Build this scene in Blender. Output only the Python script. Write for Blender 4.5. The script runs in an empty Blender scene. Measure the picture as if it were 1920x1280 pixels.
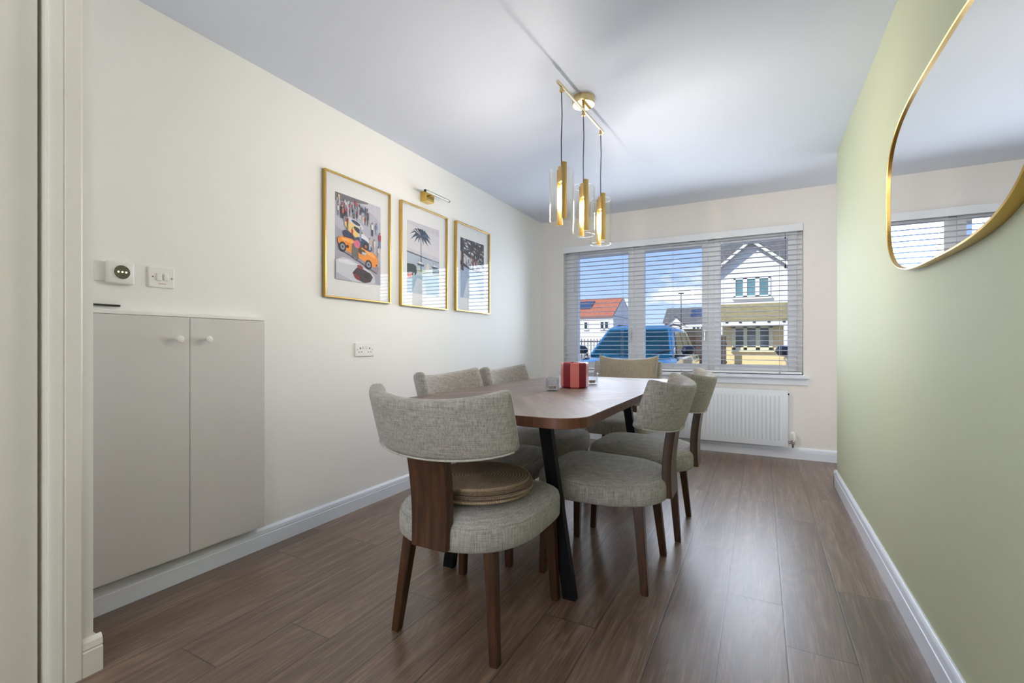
import bpy, bmesh, math, random
from mathutils import Vector, Matrix
random.seed(7)
PI = math.pi
SC = bpy.context.scene
COL = SC.collection

# ------------------------------------------------------------------ camera
YAW = math.radians(27.976)
cam_d = bpy.data.cameras.new('camera')
cam = bpy.data.objects.new('camera', cam_d)
COL.objects.link(cam)
cam.location = (0, 0, 1.0174)
cam.rotation_euler = (PI/2, 0, YAW)
cam_d.sensor_width = 36.0
cam_d.lens = 877.44/1920*36.0
cam_d.shift_y = 5.57/1920
cam_d.clip_start = 0.02
cam_d.clip_end = 500
SC.camera = cam

# ------------------------------------------------------------------ colour management
SC.view_settings.view_transform = 'Standard'
SC.view_settings.look = 'None'
SC.view_settings.gamma = 1.0
SC.view_settings.use_curve_mapping = False
SC.view_settings.exposure = 0.0
SC.cycles.use_denoising = True
SC.cycles.max_bounces = 10
SC.cycles.diffuse_bounces = 6
SC.cycles.glossy_bounces = 5
SC.cycles.transparent_max_bounces = 24
SC.cycles.sample_clamp_indirect = 6.0
SC.cycles.caustics_reflective = False
SC.cycles.caustics_refractive = False

# ------------------------------------------------------------------ node helpers
def srgb(r, g, b):
    def f(c):
        c /= 255.0
        return c/12.92 if c <= 0.04045 else ((c+0.055)/1.055)**2.4
    return (f(r), f(g), f(b), 1.0)

class NT:
    def __init__(s, tree):
        s.t = tree; s.n = tree.nodes; s.l = tree.links
    def add(s, kind, **kw):
        n = s.n.new(kind)
        for k, v in kw.items():
            setattr(n, k, v)
        return n
    def link(s, a, b):
        s.l.new(a, b)
    def math(s, op, a, b=None, c=None):
        n = s.add('ShaderNodeMath', operation=op)
        for i, v in enumerate((a, b, c)):
            if v is None: continue
            if isinstance(v, (int, float)): n.inputs[i].default_value = v
            else: s.link(v, n.inputs[i])
        return n.outputs[0]
    def mix(s, fac, a, b, mode='MIX'):
        n = s.add('ShaderNodeMixRGB', blend_type=mode)
        for i, v in enumerate((fac, a, b)):
            if isinstance(v, (int, float)): n.inputs[i].default_value = v
            elif isinstance(v, tuple): n.inputs[i].default_value = v
            else: s.link(v, n.inputs[i])
        return n.outputs[0]
    def ramp(s, fac, stops):
        n = s.add('ShaderNodeValToRGB')
        el = n.color_ramp.elements
        while len(el) < len(stops): el.new(0.5)
        for e, (p, c) in zip(el, stops):
            e.position = p; e.color = c if len(c) == 4 else (*c, 1)
        s.link(fac, n.inputs[0])
        return n.outputs[0]
    def noise(s, vec, scale, detail=3, rough=0.5, dist=0.0):
        n = s.add('ShaderNodeTexNoise')
        n.inputs['Scale'].default_value = scale
        n.inputs['Detail'].default_value = detail
        n.inputs['Roughness'].default_value = rough
        n.inputs['Distortion'].default_value = dist
        if vec is not None: s.link(vec, n.inputs['Vector'])
        return n.outputs[0]
    def mapping(s, vec, scale=(1, 1, 1), rot=(0, 0, 0), loc=(0, 0, 0)):
        n = s.add('ShaderNodeMapping')
        n.inputs['Scale'].default_value = scale
        n.inputs['Rotation'].default_value = rot
        n.inputs['Location'].default_value = loc
        s.link(vec, n.inputs['Vector'])
        return n.outputs[0]

def new_mat(name):
    m = bpy.data.materials.new(name); m.use_nodes = True
    nt = NT(m.node_tree)
    return m, nt, m.node_tree.nodes['Principled BSDF']

def bump(nt, b, height, strength=0.2, dist=0.01):
    n = nt.add('ShaderNodeBump')
    n.inputs['Strength'].default_value = strength
    n.inputs['Distance'].default_value = dist
    nt.link(height, n.inputs['Height'])
    nt.link(n.outputs[0], b.inputs['Normal'])

def objco(nt):
    return nt.add('ShaderNodeTexCoord').outputs['Object']

def plain(name, col, rough=0.5, metal=0.0, spec=0.5, var=0.03, vscale=6.0, coat=0.0):
    """one colour with a slight procedural mottling"""
    m, nt, b = new_mat(name)
    co = objco(nt)
    f = nt.noise(co, vscale, 3)
    lo = tuple(c*(1-var) for c in col[:3])+(1,)
    hi = tuple(min(1, c*(1+var)) for c in col[:3])+(1,)
    nt.link(nt.ramp(f, [(0.3, lo), (0.7, hi)]), b.inputs['Base Color'])
    b.inputs['Roughness'].default_value = rough
    b.inputs['Metallic'].default_value = metal
    b.inputs['Specular IOR Level'].default_value = spec
    b.inputs['Coat Weight'].default_value = coat
    return m

def paint(name, col, rough=0.55):
    m, nt, b = new_mat(name)
    co = objco(nt)
    f = nt.noise(co, 1.7, 2)
    lo = tuple(c*0.985 for c in col[:3])+(1,)
    nt.link(nt.ramp(f, [(0.3, lo), (0.7, col)]), b.inputs['Base Color'])
    b.inputs['Roughness'].default_value = rough
    b.inputs['Specular IOR Level'].default_value = 0.2
    bump(nt, b, nt.noise(co, 260, 2), 0.04, 0.002)
    return m

def emit(name, col, strength):
    m, nt, b = new_mat(name)
    b.inputs['Base Color'].default_value = col
    b.inputs['Emission Color'].default_value = col
    b.inputs['Emission Strength'].default_value = strength
    return m

def clear_glass(name, tint=(1, 1, 1, 1), ior=1.45, gain=1.0, base=0.0, rough=0.0, power=5.0):
    """thin clear glass: straight-through transparency plus a Fresnel mirror reflection"""
    m = bpy.data.materials.new(name); m.use_nodes = True
    nt = NT(m.node_tree)
    nt.n.clear()
    out = nt.add('ShaderNodeOutputMaterial')
    tr = nt.add('ShaderNodeBsdfTransparent'); tr.inputs[0].default_value = tint
    gl = nt.add('ShaderNodeBsdfGlossy'); gl.inputs['Roughness'].default_value = rough
    lw = nt.add('ShaderNodeLayerWeight'); lw.inputs[0].default_value = 0.5
    f0 = ((ior-1)/(ior+1))**2
    f = nt.math('MULTIPLY_ADD', nt.math('POWER', lw.outputs['Facing'], power), gain*(1-f0), base+gain*f0)
    mx = nt.add('ShaderNodeMixShader')
    nt.link(f, mx.inputs[0]); nt.link(tr.outputs[0], mx.inputs[1]); nt.link(gl.outputs[0], mx.inputs[2])
    nt.link(mx.outputs[0], out.inputs[0])
    return m

# ------------------------------------------------------------------ world: blue sky with broken cloud
world = bpy.data.worlds.new('sky'); SC.world = world; world.use_nodes = True
wt = NT(world.node_tree)
bg = world.node_tree.nodes['Background']
wco = wt.add('ShaderNodeTexCoord').outputs['Generated']
sep = wt.add('ShaderNodeSeparateXYZ'); wt.link(wco, sep.inputs[0])
grad = wt.ramp(sep.outputs[2], [(0.0, (0.62, 0.76, 1.0)), (0.10, (0.44, 0.61, 0.99)), (0.25, (0.30, 0.47, 0.93)), (0.7, (0.16, 0.30, 0.75))])
cl = wt.noise(wt.mapping(wco, (6, 6, 17), loc=(0.35, 1.1, 0.15)), 1.0, 7, 0.58)
cm = wt.ramp(cl, [(0.50, (0, 0, 0)), (0.60, (1, 1, 1))])
low = wt.ramp(sep.outputs[2], [(0.0, (1, 1, 1)), (0.11, (1, 1, 1)), (0.17, (0, 0, 0)), (0.3, (0.1, 0.1, 0.1))])
cf = wt.math('MULTIPLY', cm, low)
wt.link(wt.mix(cf, grad, (1.0, 1.0, 1.02, 1)), bg.inputs['Color'])
bg.inputs['Strength'].default_value = 1.2

# ------------------------------------------------------------------ sun (behind the camera, high), front window daylight and added fill lamps
def light(name, kind, loc, rot, energy, col, **kw):
    d = bpy.data.lights.new(name, kind); d.energy = energy; d.color = col
    for k, v in kw.items(): setattr(d, k, v)
    o = bpy.data.objects.new(name, d); o.location = loc; o.rotation_euler = rot
    COL.objects.link(o); return o

sun = light('sun', 'SUN', (0, -5, 20), (math.radians(52), 0, math.radians(-38)), 5.0, (1.0, 0.95, 0.87), angle=0.01)
# daylight leaving the blind: one thin strip of light in each gap between two slats, for each of the three panes
for wx in (-1.511, -0.787, -0.061):
    for k in range(25):
        light('front_window_daylight', 'AREA', (wx, 4.815, 1.960-0.0452*k), (math.radians(-90), 0, 0), 0.38, (0.80, 0.88, 1.0), spread=math.radians(130), shape='RECTANGLE', size=0.56, size_y=0.032)
light('rear_daylight_fill', 'AREA', (-0.3, -4.05, 1.3), (math.radians(90), 0, 0), 58, (0.95, 0.95, 1.0), shape='RECTANGLE', size=2.6, size_y=2.0)  # added lamp strengthening the daylight at the unseen rear window
light('recess_fill', 'AREA', (1.72, 4.25, 1.15), (math.radians(90), 0, math.radians(90)), 13, (0.94, 0.96, 1.0), shape='RECTANGLE', size=0.9, size_y=2.0)  # added fill to brighten the front wall; no opening stands behind it
light('rear_ceiling_fill', 'AREA', (-0.6, -1.3, 1.75), (math.radians(180), 0, 0), 46, (0.95, 0.95, 1.0), shape='DISK', size=0.5)  # added lamp behind the camera, aimed up so the ceiling bounces its light

# ------------------------------------------------------------------ mesh helpers
def bbox(bm, lo, hi, bev=0.0, seg=2, rot=None, loc=None):
    r = bmesh.ops.create_cube(bm, size=1.0)
    vs = r['verts']
    s = [hi[i]-lo[i] for i in range(3)]; c = [(hi[i]+lo[i])/2 for i in range(3)]
    for v in vs: v.co = Vector((v.co.x*s[0]+c[0], v.co.y*s[1]+c[1], v.co.z*s[2]+c[2]))
    if bev > 0:
        es = list({e for v in vs for e in v.link_edges})
        q = bmesh.ops.bevel(bm, geom=es, offset=bev, segments=seg, affect='EDGES', profile=0.5)
        vs = list({v for f in q['faces'] for v in f.verts} | {v for v in vs if v.is_valid})
    if rot is not None or loc is not None:
        M = (Matrix.Translation(loc) if loc is not None else Matrix()) @ (rot.to_4x4() if rot is not None else Matrix())
        for v in vs: v.co = M @ v.co
    return vs

def ring_loft(bm, rings, cap0=True, cap1=True, closed=True):
    R = [[bm.verts.new(p) for p in r] for r in rings]
    n = len(R[0])
    for a, b in zip(R, R[1:]):
        for i in range(n if closed else n-1):
            j = (i+1) % n
            try: bm.faces.new((a[i], a[j], b[j], b[i]))
            except ValueError: pass
    if cap0: bm.faces.new(list(reversed(R[0])))
    if cap1: bm.faces.new(R[-1])
    return R

def lathe(bm, prof, n=32, c=(0, 0, 0), axis='z', cap0=True, cap1=True):
    rings = []
    for r, h in prof:
        ring = []
        for i in range(n):
            a = 2*PI*i/n; x, y = r*math.cos(a), r*math.sin(a)
            p = {'z': (x, y, h), 'y': (x, h, -y), 'x': (h, x, y)}[axis]
            ring.append((p[0]+c[0], p[1]+c[1], p[2]+c[2]))
        rings.append(ring)
    return ring_loft(bm, rings, cap0, cap1)

def tube(bm, pts, r, n=10, cap=True):
    pts = [Vector(p) for p in pts]
    rings = []; prev = None
    for i, p in enumerate(pts):
        t = (pts[min(i+1, len(pts)-1)]-pts[max(i-1, 0)]).normalized()
        if prev is None:
            u = t.orthogonal().normalized()
        else:
            u = (prev-t*prev.dot(t)).normalized()
        prev = u; w = t.cross(u)
        rr = r[i] if isinstance(r, (list, tuple)) else r
        rings.append([p+u*rr*math.cos(2*PI*k/n)+w*rr*math.sin(2*PI*k/n) for k in range(n)])
    ring_loft(bm, rings, cap, cap)

def prism(bm, poly, lo, hi, axis='z'):
    """extrude a 2-D polygon; axis x: poly=(y,z), y: (x,z), z: (x,y)"""
    def P(a, b, h): return {'x': (h, a, b), 'y': (a, h, b), 'z': (a, b, h)}[axis]
    ring_loft(bm, [[P(a, b, lo) for a, b in poly], [P(a, b, hi) for a, b in poly]])

def obj(name, bm, mats, parent=None, smooth=False, loc=None):
    bmesh.ops.recalc_face_normals(bm, faces=bm.faces[:])
    me = bpy.data.meshes.new(name); bm.to_mesh(me); bm.free()
    for m in (mats if isinstance(mats, (list, tuple)) else [mats]): me.materials.append(m)
    if smooth is True:
        for p in me.polygons: p.use_smooth = True
    elif smooth:
        for p in me.polygons: p.use_smooth = True
        me.set_sharp_from_angle(angle=math.radians(smooth))
    o = bpy.data.objects.new(name, me); COL.objects.link(o)
    if parent is not None: o.parent = parent
    if loc is not None: o.location = loc
    return o

def BM(): return bmesh.new()

def tag(o, label, cat, group=None):
    o['label'] = label; o['category'] = cat
    if group: o['group'] = group
    return o

def thing(name, label, cat, loc=(0, 0, 0), rz=0, group=None):
    o = bpy.data.objects.new(name, None); o.empty_display_size = 0.1
    COL.objects.link(o); o.location = loc; o.rotation_euler = (0, 0, rz)
    return tag(o, label, cat, group)

def struct(name, bm, m, parent=None, smooth=False):
    o = obj(name, bm, m, parent, smooth)
    o['kind'] = 'structure'
    return o

def struct_empty(name, loc=(0, 0, 0)):
    o = bpy.data.objects.new(name, None); COL.objects.link(o); o.location = loc
    o['kind'] = 'structure'
    return o

def box_obj(name, lo, hi, m, parent=None, bev=0.0, seg=2, smooth=False):
    bm = BM(); bbox(bm, lo, hi, bev, seg)
    return obj(name, bm, m, parent, smooth)

def copy_tree(o, parent=None):
    c = o.copy(); COL.objects.link(c)
    if parent is not None: c.parent = parent
    for ch in [x for x in bpy.data.objects if x.parent == o]:
        copy_tree(ch, c)
    return c

# ------------------------------------------------------------------ dimensions of the room
XL, YW, XR, YE, H = -2.209, 4.868, 0.486, 4.07, 2.40
XD, YD = -1.84, 0.677            # wall with the hall door; its free end
YB = -4.2                        # rear of the open-plan room
XS = 1.75                        # side of the recess beyond the green wall
GZ = -0.22                       # ground outside

# ------------------------------------------------------------------ setting materials
M = {}
M['wall_cream'] = paint('wall_cream', srgb(241, 240, 236))
M['wall_window'] = paint('wall_window', srgb(242, 238, 233))
M['wall_green'] = paint('wall_green', srgb(208, 213, 180), 0.7)
M['ceiling'] = paint('ceiling_paint', srgb(220, 225, 237), 0.7)
M['gloss_white'] = plain('gloss_white_paint', srgb(236, 241, 250), 0.32, var=0.01)
M['door_white'] = plain('door_paint', srgb(230, 226, 215), 0.35, var=0.012)
M['upvc'] = plain('window_frame_plastic', srgb(248, 249, 252), 0.3, var=0.006)
M['cupboard'] = plain('cupboard_paint', srgb(214, 211, 208), 0.38, var=0.01)
M['plastic'] = plain('white_plastic', srgb(236, 234, 230), 0.3, var=0.01)
M['pane'] = clear_glass('window_glass', (0.98, 1, 1, 1), 1.3, 0.5)
M['black'] = plain('black_plastic', srgb(22, 22, 24), 0.4, var=0.05)
M['brick_out'] = plain('outer_wall', srgb(200, 190, 170), 0.8)

def floor_mat():
    m, nt, b = new_mat('oak_laminate')
    uv = nt.add('ShaderNodeUVMap', uv_map='plank').outputs[0]
    sp = nt.add('ShaderNodeSeparateXYZ'); nt.link(uv, sp.inputs[0])
    at = nt.add('ShaderNodeAttribute', attribute_name='rnd')
    cs = nt.add('ShaderNodeSeparateColor'); nt.link(at.outputs['Color'], cs.inputs[0])
    r1, r2 = cs.outputs[0], cs.outputs[1]
    # per-plank shifted grain coordinates (x across 0..0.2, y along 0..1.33)
    cb = nt.add('ShaderNodeCombineXYZ')
    nt.link(nt.math('MULTIPLY_ADD', r1, 7.0, sp.outputs[0]), cb.inputs[0])
    nt.link(nt.math('MULTIPLY_ADD', r2, 13.0, sp.outputs[1]), cb.inputs[1])
    nt.link(nt.math('MULTIPLY', r1, 31.0), cb.inputs[2])
    co = cb.outputs[0]
    # cathedral grain: rings of a slowly varying field
    fld = nt.noise(nt.mapping(co, (5.5, 0.9, 1)), 1.0, 2, 0.45, 0.25)
    rings = nt.math('SINE', nt.math('MULTIPLY', fld, 120.0))
    rings = nt.math('MULTIPLY_ADD', rings, 0.5, 0.5)
    fine = nt.noise(nt.mapping(co, (190, 5.0, 1)), 1.0, 4, 0.6)
    med = nt.noise(nt.mapping(co, (28, 1.5, 1)), 1.0, 3, 0.55)
    blot = nt.noise(nt.mapping(co, (6, 2.0, 1)), 1.0, 2)
    g = nt.math('ADD', nt.math('MULTIPLY', rings, 0.06), nt.math('MULTIPLY', fine, 0.52))
    g = nt.math('ADD', g, nt.math('MULTIPLY', med, 0.42))
    c = nt.ramp(g, [(0.26, srgb(70, 52, 41)), (0.5, srgb(110, 87, 71)), (0.72, srgb(152, 128, 110))])
    tone = nt.math('MULTIPLY_ADD', r2, 0.40, 0.84)
    tone = nt.math('MULTIPLY', tone, nt.math('MULTIPLY_ADD', blot, 0.25, 0.87))
    cv = nt.add('ShaderNodeVectorMath', operation='SCALE'); nt.link(c, cv.inputs[0]); nt.link(tone, cv.inputs['Scale'])
    # knots
    kn = nt.add('ShaderNodeTexVoronoi'); kn.inputs['Scale'].default_value = 1.0
    nt.link(nt.mapping(co, (4.2, 1.3, 1)), kn.inputs['Vector'])
    kf = nt.ramp(kn.outputs['Distance'], [(0.02, (1, 1, 1)), (0.10, (0, 0, 0))])
    kf = nt.math('MULTIPLY', kf, 0.45)
    c2 = nt.mix(kf, cv.outputs[0], srgb(78, 60, 50))
    # joints
    ux = nt.math('MINIMUM', sp.outputs[0], nt.math('SUBTRACT', 0.199, sp.outputs[0]))
    uy = nt.math('MINIMUM', sp.outputs[1], nt.math('SUBTRACT', 1.335, sp.outputs[1]))
    e = nt.math('MINIMUM', ux, uy)
    jf = nt.ramp(e, [(0.0, (1, 1, 1)), (0.0036, (0, 0, 0))])
    nt.link(nt.mix(nt.math('MULTIPLY', jf, 0.9), c2, srgb(52, 42, 37)), b.inputs['Base Color'])
    b.inputs['Roughness'].default_value = 0.42
    nt.link(nt.math('MULTIPLY_ADD', fine, 0.14, 0.30), b.inputs['Roughness'])
    b.inputs['Specular IOR Level'].default_value = 0.7
    b.inputs['Coat Weight'].default_value = 0.3
    b.inputs['Coat Roughness'].default_value = 0.32
    h = nt.math('SUBTRACT', nt.math('MULTIPLY', fine, 0.35), jf)
    bump(nt, b, h, 0.18, 0.002)
    return m
M['floor'] = floor_mat()

# ------------------------------------------------------------------ floor: one mesh, one face per plank
bm = BM()
uvl = bm.loops.layers.uv.new('plank')
cl_ = bm.loops.layers.float_color.new('rnd')
PW, PLn = 0.199, 1.335
off = {0: 2.107, 1: 1.827, -1: 2.552, 2: 2.333, -2: 2.176, -7: 1.132, -9: 1.772, -3: 1.62, -4: 2.42, -5: 1.93, -6: 1.5, -8: 2.2, 3: 2.0}
i0 = int(math.floor((XL+0.122)/PW)); i1 = int(math.ceil((XS+0.122)/PW))
for i in range(i0, i1):
    x0, x1 = -0.122+i*PW, -0.122+(i+1)*PW
    xa, xb = max(x0, XL), min(x1, XS)
    if xb-xa < 0.002: continue
    o_ = off.get(i, random.uniform(0, PLn))
    k = math.floor((YB-o_)/PLn)
    while True:
        y0 = o_+k*PLn; y1 = y0+PLn; k += 1
        if y0 >= YW: break
        ya, yb = max(y0, YB), min(y1, YW)
        if yb-ya < 0.002: continue
        vs = [bm.verts.new(p) for p in ((xa, ya, 0), (xb, ya, 0), (xb, yb, 0), (xa, yb, 0))]
        f = bm.faces.new(vs)
        rc = (random.random(), random.random(), random.random(), 1)
        for lp, (u, v) in zip(f.loops, ((xa-x0, ya-y0), (xb-x0, ya-y0), (xb-x0, yb-y0), (xa-x0, yb-y0))):
            lp[uvl].uv = (u, v); lp[cl_] = rc
floor = struct('floor', bm, M['floor'])
bm = BM(); bbox(bm, (XL-0.3, YB-0.3, -0.3), (XS+0.3, YW+0.3, -0.004))
struct('floor_slab', bm, M['brick_out'])
bm = BM(); bbox(bm, (XL-0.3, YB-0.3, H), (XS+0.3, YW+0.3, H+0.5))
struct('ceiling', bm, M['ceiling'])

# ------------------------------------------------------------------ walls
WX0, WX1, WZ0, WZ1 = -1.935, 0.335, 0.745, 2.09      # opening of the front window
bm = BM(); bbox(bm, (XL-0.25, YD, 0), (XL, YW, H)); struct('wall_left', bm, M['wall_cream'])
bm = BM()
bbox(bm, (XL-0.25, YW, 0), (WX0, YW+0.3, H)); bbox(bm, (WX1, YW, 0), (XS+0.25, YW+0.3, H))
bbox(bm, (WX0, YW, 0), (WX1, YW+0.3, WZ0)); bbox(bm, (WX0, YW, WZ1), (WX1, YW+0.3, H))
struct('wall_front', bm, M['wall_window'])
bm = BM(); bbox(bm, (XR, YB, 0), (XR+0.12, YE, H)); struct('wall_right', bm, M['wall_green'])
bm = BM(); bbox(bm, (XS, YE-1.2, 0), (XS+0.25, YW, H)); bbox(bm, (XR+0.12, YE-1.45, 0), (XS+0.25, YE-1.2, H))
struct('wall_recess', bm, M['wall_window'])
# wall with the hall door (door opening y -0.32 .. 0.565)
DY0, DY1, DZ = -0.25, 0.585, 2.62
bm = BM()
bbox(bm, (XL-0.25, DY1, 0), (XD, YD, H)); bbox(bm, (XL-0.25, YB, 0), (XD, DY0, H))
struct('wall_entry', bm, M['wall_cream'])
bm = BM()
bbox(bm, (XL-0.25, YB-0.25, 0), (-1.65, YB, H)); bbox(bm, (1.05, YB-0.25, 0), (XS, YB, H)); bbox(bm, (-1.65, YB-0.25, 2.15), (1.05, YB, H))
struct('wall_rear', bm, M['wall_cream'])
win2 = struct_empty('window_2', (-0.3, YB-0.12, 0))
bm = BM()
for lo, hi in (((-1.35, -0.04, 0), (-1.29, 0.04, 2.15)), ((1.29, -0.04, 0), (1.35, 0.04, 2.15)), ((-0.03, -0.04, 0), (0.03, 0.04, 2.15)),
               ((-1.29, -0.04, 2.09), (1.29, 0.04, 2.15)), ((-1.29, -0.04, 0), (1.29, 0.04, 0.06))):
    bbox(bm, lo, hi, 0.006)
obj('window_frame', bm, M['upvc'], win2)
box_obj('window_glass', (-1.29, -0.01, 0.06), (1.29, 0.01, 2.09), M['pane'], win2)

# door 1 (left foreground): leaf, lining, architrave
d1 = struct_empty('door_1', (0, 0, 0))
box_obj('door_leaf', (XD-0.065, DY0+0.02, 0.006), (XD-0.022, 0.557, 2.385), M['door_white'], d1, 0.003)
bm = BM()
bbox(bm, (XD-0.20, 0.5665, 0), (XD+0.002, DY1, H-0.005), 0.002)
bbox(bm, (XD-0.20, 0.545, 0), (XD-0.068, 0.5665, H-0.005), 0.002)
obj('door_lining', bm, M['door_white'], d1)
bm = BM()   # architrave profile swept vertically: (y, x-offset)
prof = [(0.570, 0.0), (0.570, 0.009), (0.5755, 0.0125), (0.583, 0.0135), (0.592, 0.0165), (0.598, 0.0175), (0.6005, 0.0150), (0.604, 0.0150), (0.606, 0.0175), (0.641, 0.0185), (0.645, 0.0165), (0.645, 0.0)]
ring_loft(bm, [[(XD+p[1], p[0], z) for p in prof] for z in (0.0, H-0.004)])
struct('trim_1', bm, M['door_white'], smooth=25)

# skirting boards
def skirt_prof(h=0.10, t=0.018):
    return [(0, 0), (t, 0), (t, h*0.66), (t*0.84, h*0.68), (t*0.84, h*0.72), (t*0.95, h*0.735), (t*0.80, h*0.90), (t*0.45, h*0.985), (t*0.3, h), (0, h)]
def skirting(name, runs, mat=None, h=0.10):
    """runs: list of (p0, p1, outward normal)"""
    bm = BM()
    for p0, p1, n in runs:
        ring_loft(bm, [[(p[0]+n[0]*a, p[1]+n[1]*a, z) for a, z in skirt_prof(h)] for p in (p0, p1)])
    return struct(name, bm, mat or M['gloss_white'], smooth=25)
skirting('baseboard_left', [((XL, YD+0.002), (XL, YW-0.018), (1, 0))])
skirting('baseboard_front', [((XL, YW), (XS, YW), (0, -1))])
skirting('baseboard_right', [((XR, YB), (XR, YE+0.018), (-1, 0)), ((XR-0.018, YE), (XR+0.138, YE), (0, 1)), ((XR+0.12, YE+0.018), (XR+0.12, YE-1.2), (1, 0))], h=0.112)
skirting('baseboard_entry', [((XD, 0.6455), (XD, YD+0.018), (1, 0)), ((XL, YD), (XD+0.0005, YD), (0, 1))], M['door_white'], h=0.112)

# ------------------------------------------------------------------ front window
win = struct_empty('window_1', (0, 0, 0))
GY = YW+0.115                       # glazing plane
panes = [(-1.79, -1.232), (-1.066, -0.508), (-0.342, 0.22)]
PZ0, PZ1 = 0.824, 1.985
bm = BM()
for x0, x1 in ((WX0, WX0+0.055), (WX1-0.055, WX1), (-1.185, -1.112), (-0.462, -0.388)):
    bbox(bm, (x0, GY-0.035, WZ0), (x1, GY+0.035, WZ1), 0.005)
bbox(bm, (WX0, GY-0.035, WZ0), (WX1, GY+0.035, WZ0+0.032), 0.005); bbox(bm, (WX0, GY-0.035, WZ1-0.06), (WX1, GY+0.035, WZ1), 0.005)
obj('window_frame', bm, M['upvc'], win)
steel = plain('brushed_steel', srgb(196, 196, 198), 0.3, 1.0, var=0.04)
for i, (x0, x1) in enumerate(panes):
    ax0 = (WX0+0.045, -1.122, -0.398)[i]; ax1 = (-1.175, -0.452, WX1-0.045)[i]
    bm = BM()
    a0, a1 = GY-0.055, GY+0.02
    bbox(bm, (ax0, a0, PZ0-0.052), (x0, a1, PZ1+0.052), 0.004); bbox(bm, (x1, a0, PZ0-0.052), (ax1, a1, PZ1+0.052), 0.004)
    bbox(bm, (x0, a0, PZ0-0.052), (x1, a1, PZ0), 0.004); bbox(bm, (x0, a0, PZ1), (x1, a1, PZ1+0.052), 0.004)
    cs_ = obj('casement', bm, M['upvc'], win)
    bm = BM(); bbox(bm, (x0-0.006, GY-0.012, PZ0-0.006), (x1+0.006, GY-0.004, PZ1+0.006))
    obj('pane', bm, M['pane'], cs_)
    if i < 2:
        hx = x1+0.026
        bm = BM(); bbox(bm, (hx-0.013, a0-0.012, 1.09), (hx+0.013, a0, 1.16), 0.003)
        bbox(bm, (hx-0.008, a0-0.034, 1.045), (hx+0.008, a0-0.018, 1.15), 0.004); bbox(bm, (hx-0.008, a0-0.03, 1.12), (hx+0.008, a0, 1.145), 0.003)
        obj('handle', bm, steel, cs_)
bm = BM()   # inner sill with rounded nose and apron below it
bbox(bm, (WX0, YW-0.004, WZ0-0.022), (WX1, GY-0.02, WZ0), 0.003)
bbox(bm, (WX0-0.04, YW-0.062, 0.712), (WX1+0.045, YW, 0.738), 0.008, 3)
bbox(bm, (WX0-0.03, YW-0.020, 0.655), (WX1+0.032, YW, 0.713), 0.003)
struct('windowsill', bm, M['gloss_white'], win)

# ------------------------------------------------------------------ venetian blind
slat_m = plain('blind_slat', srgb(216, 219, 225), 0.45, var=0.01)
cord_m = plain('blind_cord', srgb(206, 206, 206), 0.8)
dark_cord = plain('dark_tassel', srgb(44, 40, 40), 0.6)
bl = thing('venetian_blind', 'wide white venetian blind with open slats across the front window', 'blind', (0, 0, 0))
BX0, BX1 = -1.930, 0.330
BY = YW+0.012
bm = BM()
bbox(bm, (BX0, YW-0.032, 2.022), (BX1, YW-0.022, 2.088), 0.003); bbox(bm, (BX0, YW-0.022, 2.026), (BX0+0.01, YW+0.04, 2.084)); bbox(bm, (BX1-0.01, YW-0.022, 2.026), (BX1, YW+0.04, 2.084))
rail_white = plain('blind_rail', srgb(240, 242, 246), 0.45, var=0.008)
obj('valance', bm, rail_white, bl)
box_obj('headrail', (BX0+0.012, YW-0.015, 2.03), (BX1-0.012, YW+0.038, 2.078), slat_m, bl, 0.003)
PITCH = 0.0452
zt = 1.914+PITCH*2
sl0 = None
nsl = int((zt-0.80)/PITCH)+1
for k in range(nsl):
    z = zt-k*PITCH
    if sl0 is None:
        bm = BM()
        prof = [(-0.025, -0.0018), (-0.0125, 0.0004), (0, 0.0012), (0.0125, 0.0004), (0.025, -0.0018), (0.025, -0.0044), (0.0125, -0.0022), (0, -0.0014), (-0.0125, -0.0022), (-0.025, -0.0044)]
        ring_loft(bm, [[(x, a, b) for a, b in prof] for x in (BX0+0.006, BX1-0.006)])
        sl0 = obj('slat', bm, slat_m, bl, smooth=40)
        o = sl0
    else:
        o = sl0.copy(); COL.objects.link(o); o.parent = bl
    o.location = (0, BY, z)
box_obj('bottom_rail', (BX0+0.006, BY-0.026, 0.752), (BX1-0.006, BY+0.026, 0.772), rail_white, bl, 0.004)
for cx in (-1.795, -1.285, -0.777, -0.312, 0.152):
    bm = BM()
    for dy in (-0.0265, 0.0265): tube(bm, [(cx, BY+dy, 2.03), (cx, BY+dy, 0.772)], 0.0009, 5)
    tube(bm, [(cx+0.012, BY, 2.03), (cx+0.012, BY, 0.772)], 0.0007, 5)
    obj('ladder_cord', bm, cord_m, bl)
for cx in (-0.69, 0.152):
    bm = BM(); lathe(bm, [(0.0, 0), (0.007, 0.0), (0.007, 0.004), (0.0, 0.004)], 10, (cx, BY-0.026, 0.762), 'y'); obj('cord_button', bm, cord_m, bl)
bm = BM(); tube(bm, [(0.195, YW-0.026, 2.03), (0.195, YW-0.027, 1.71)], 0.0012, 6)
obj('pull_cord', bm, dark_cord, bl)
for zz, hh in ((1.70, 0.035), (1.965, 0.012)):
    bm = BM(); lathe(bm, [(0.002, hh), (0.0055, hh*0.7), (0.007, 0.0), (0.0, -0.002)], 10, (0.195, YW-0.027, zz)); obj('tassel', bm, dark_cord, bl, True)
bm = BM(); tube(bm, [(-1.795, YW-0.03, 2.03), (-1.795, YW-0.034, 1.62)], 0.0022, 6); lathe(bm, [(0.0025, 0.05), (0.005, 0.02), (0.004, 0.0)], 8, (-1.795, YW-0.034, 1.58))
obj('tilt_wand', bm, cord_m, bl)

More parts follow.
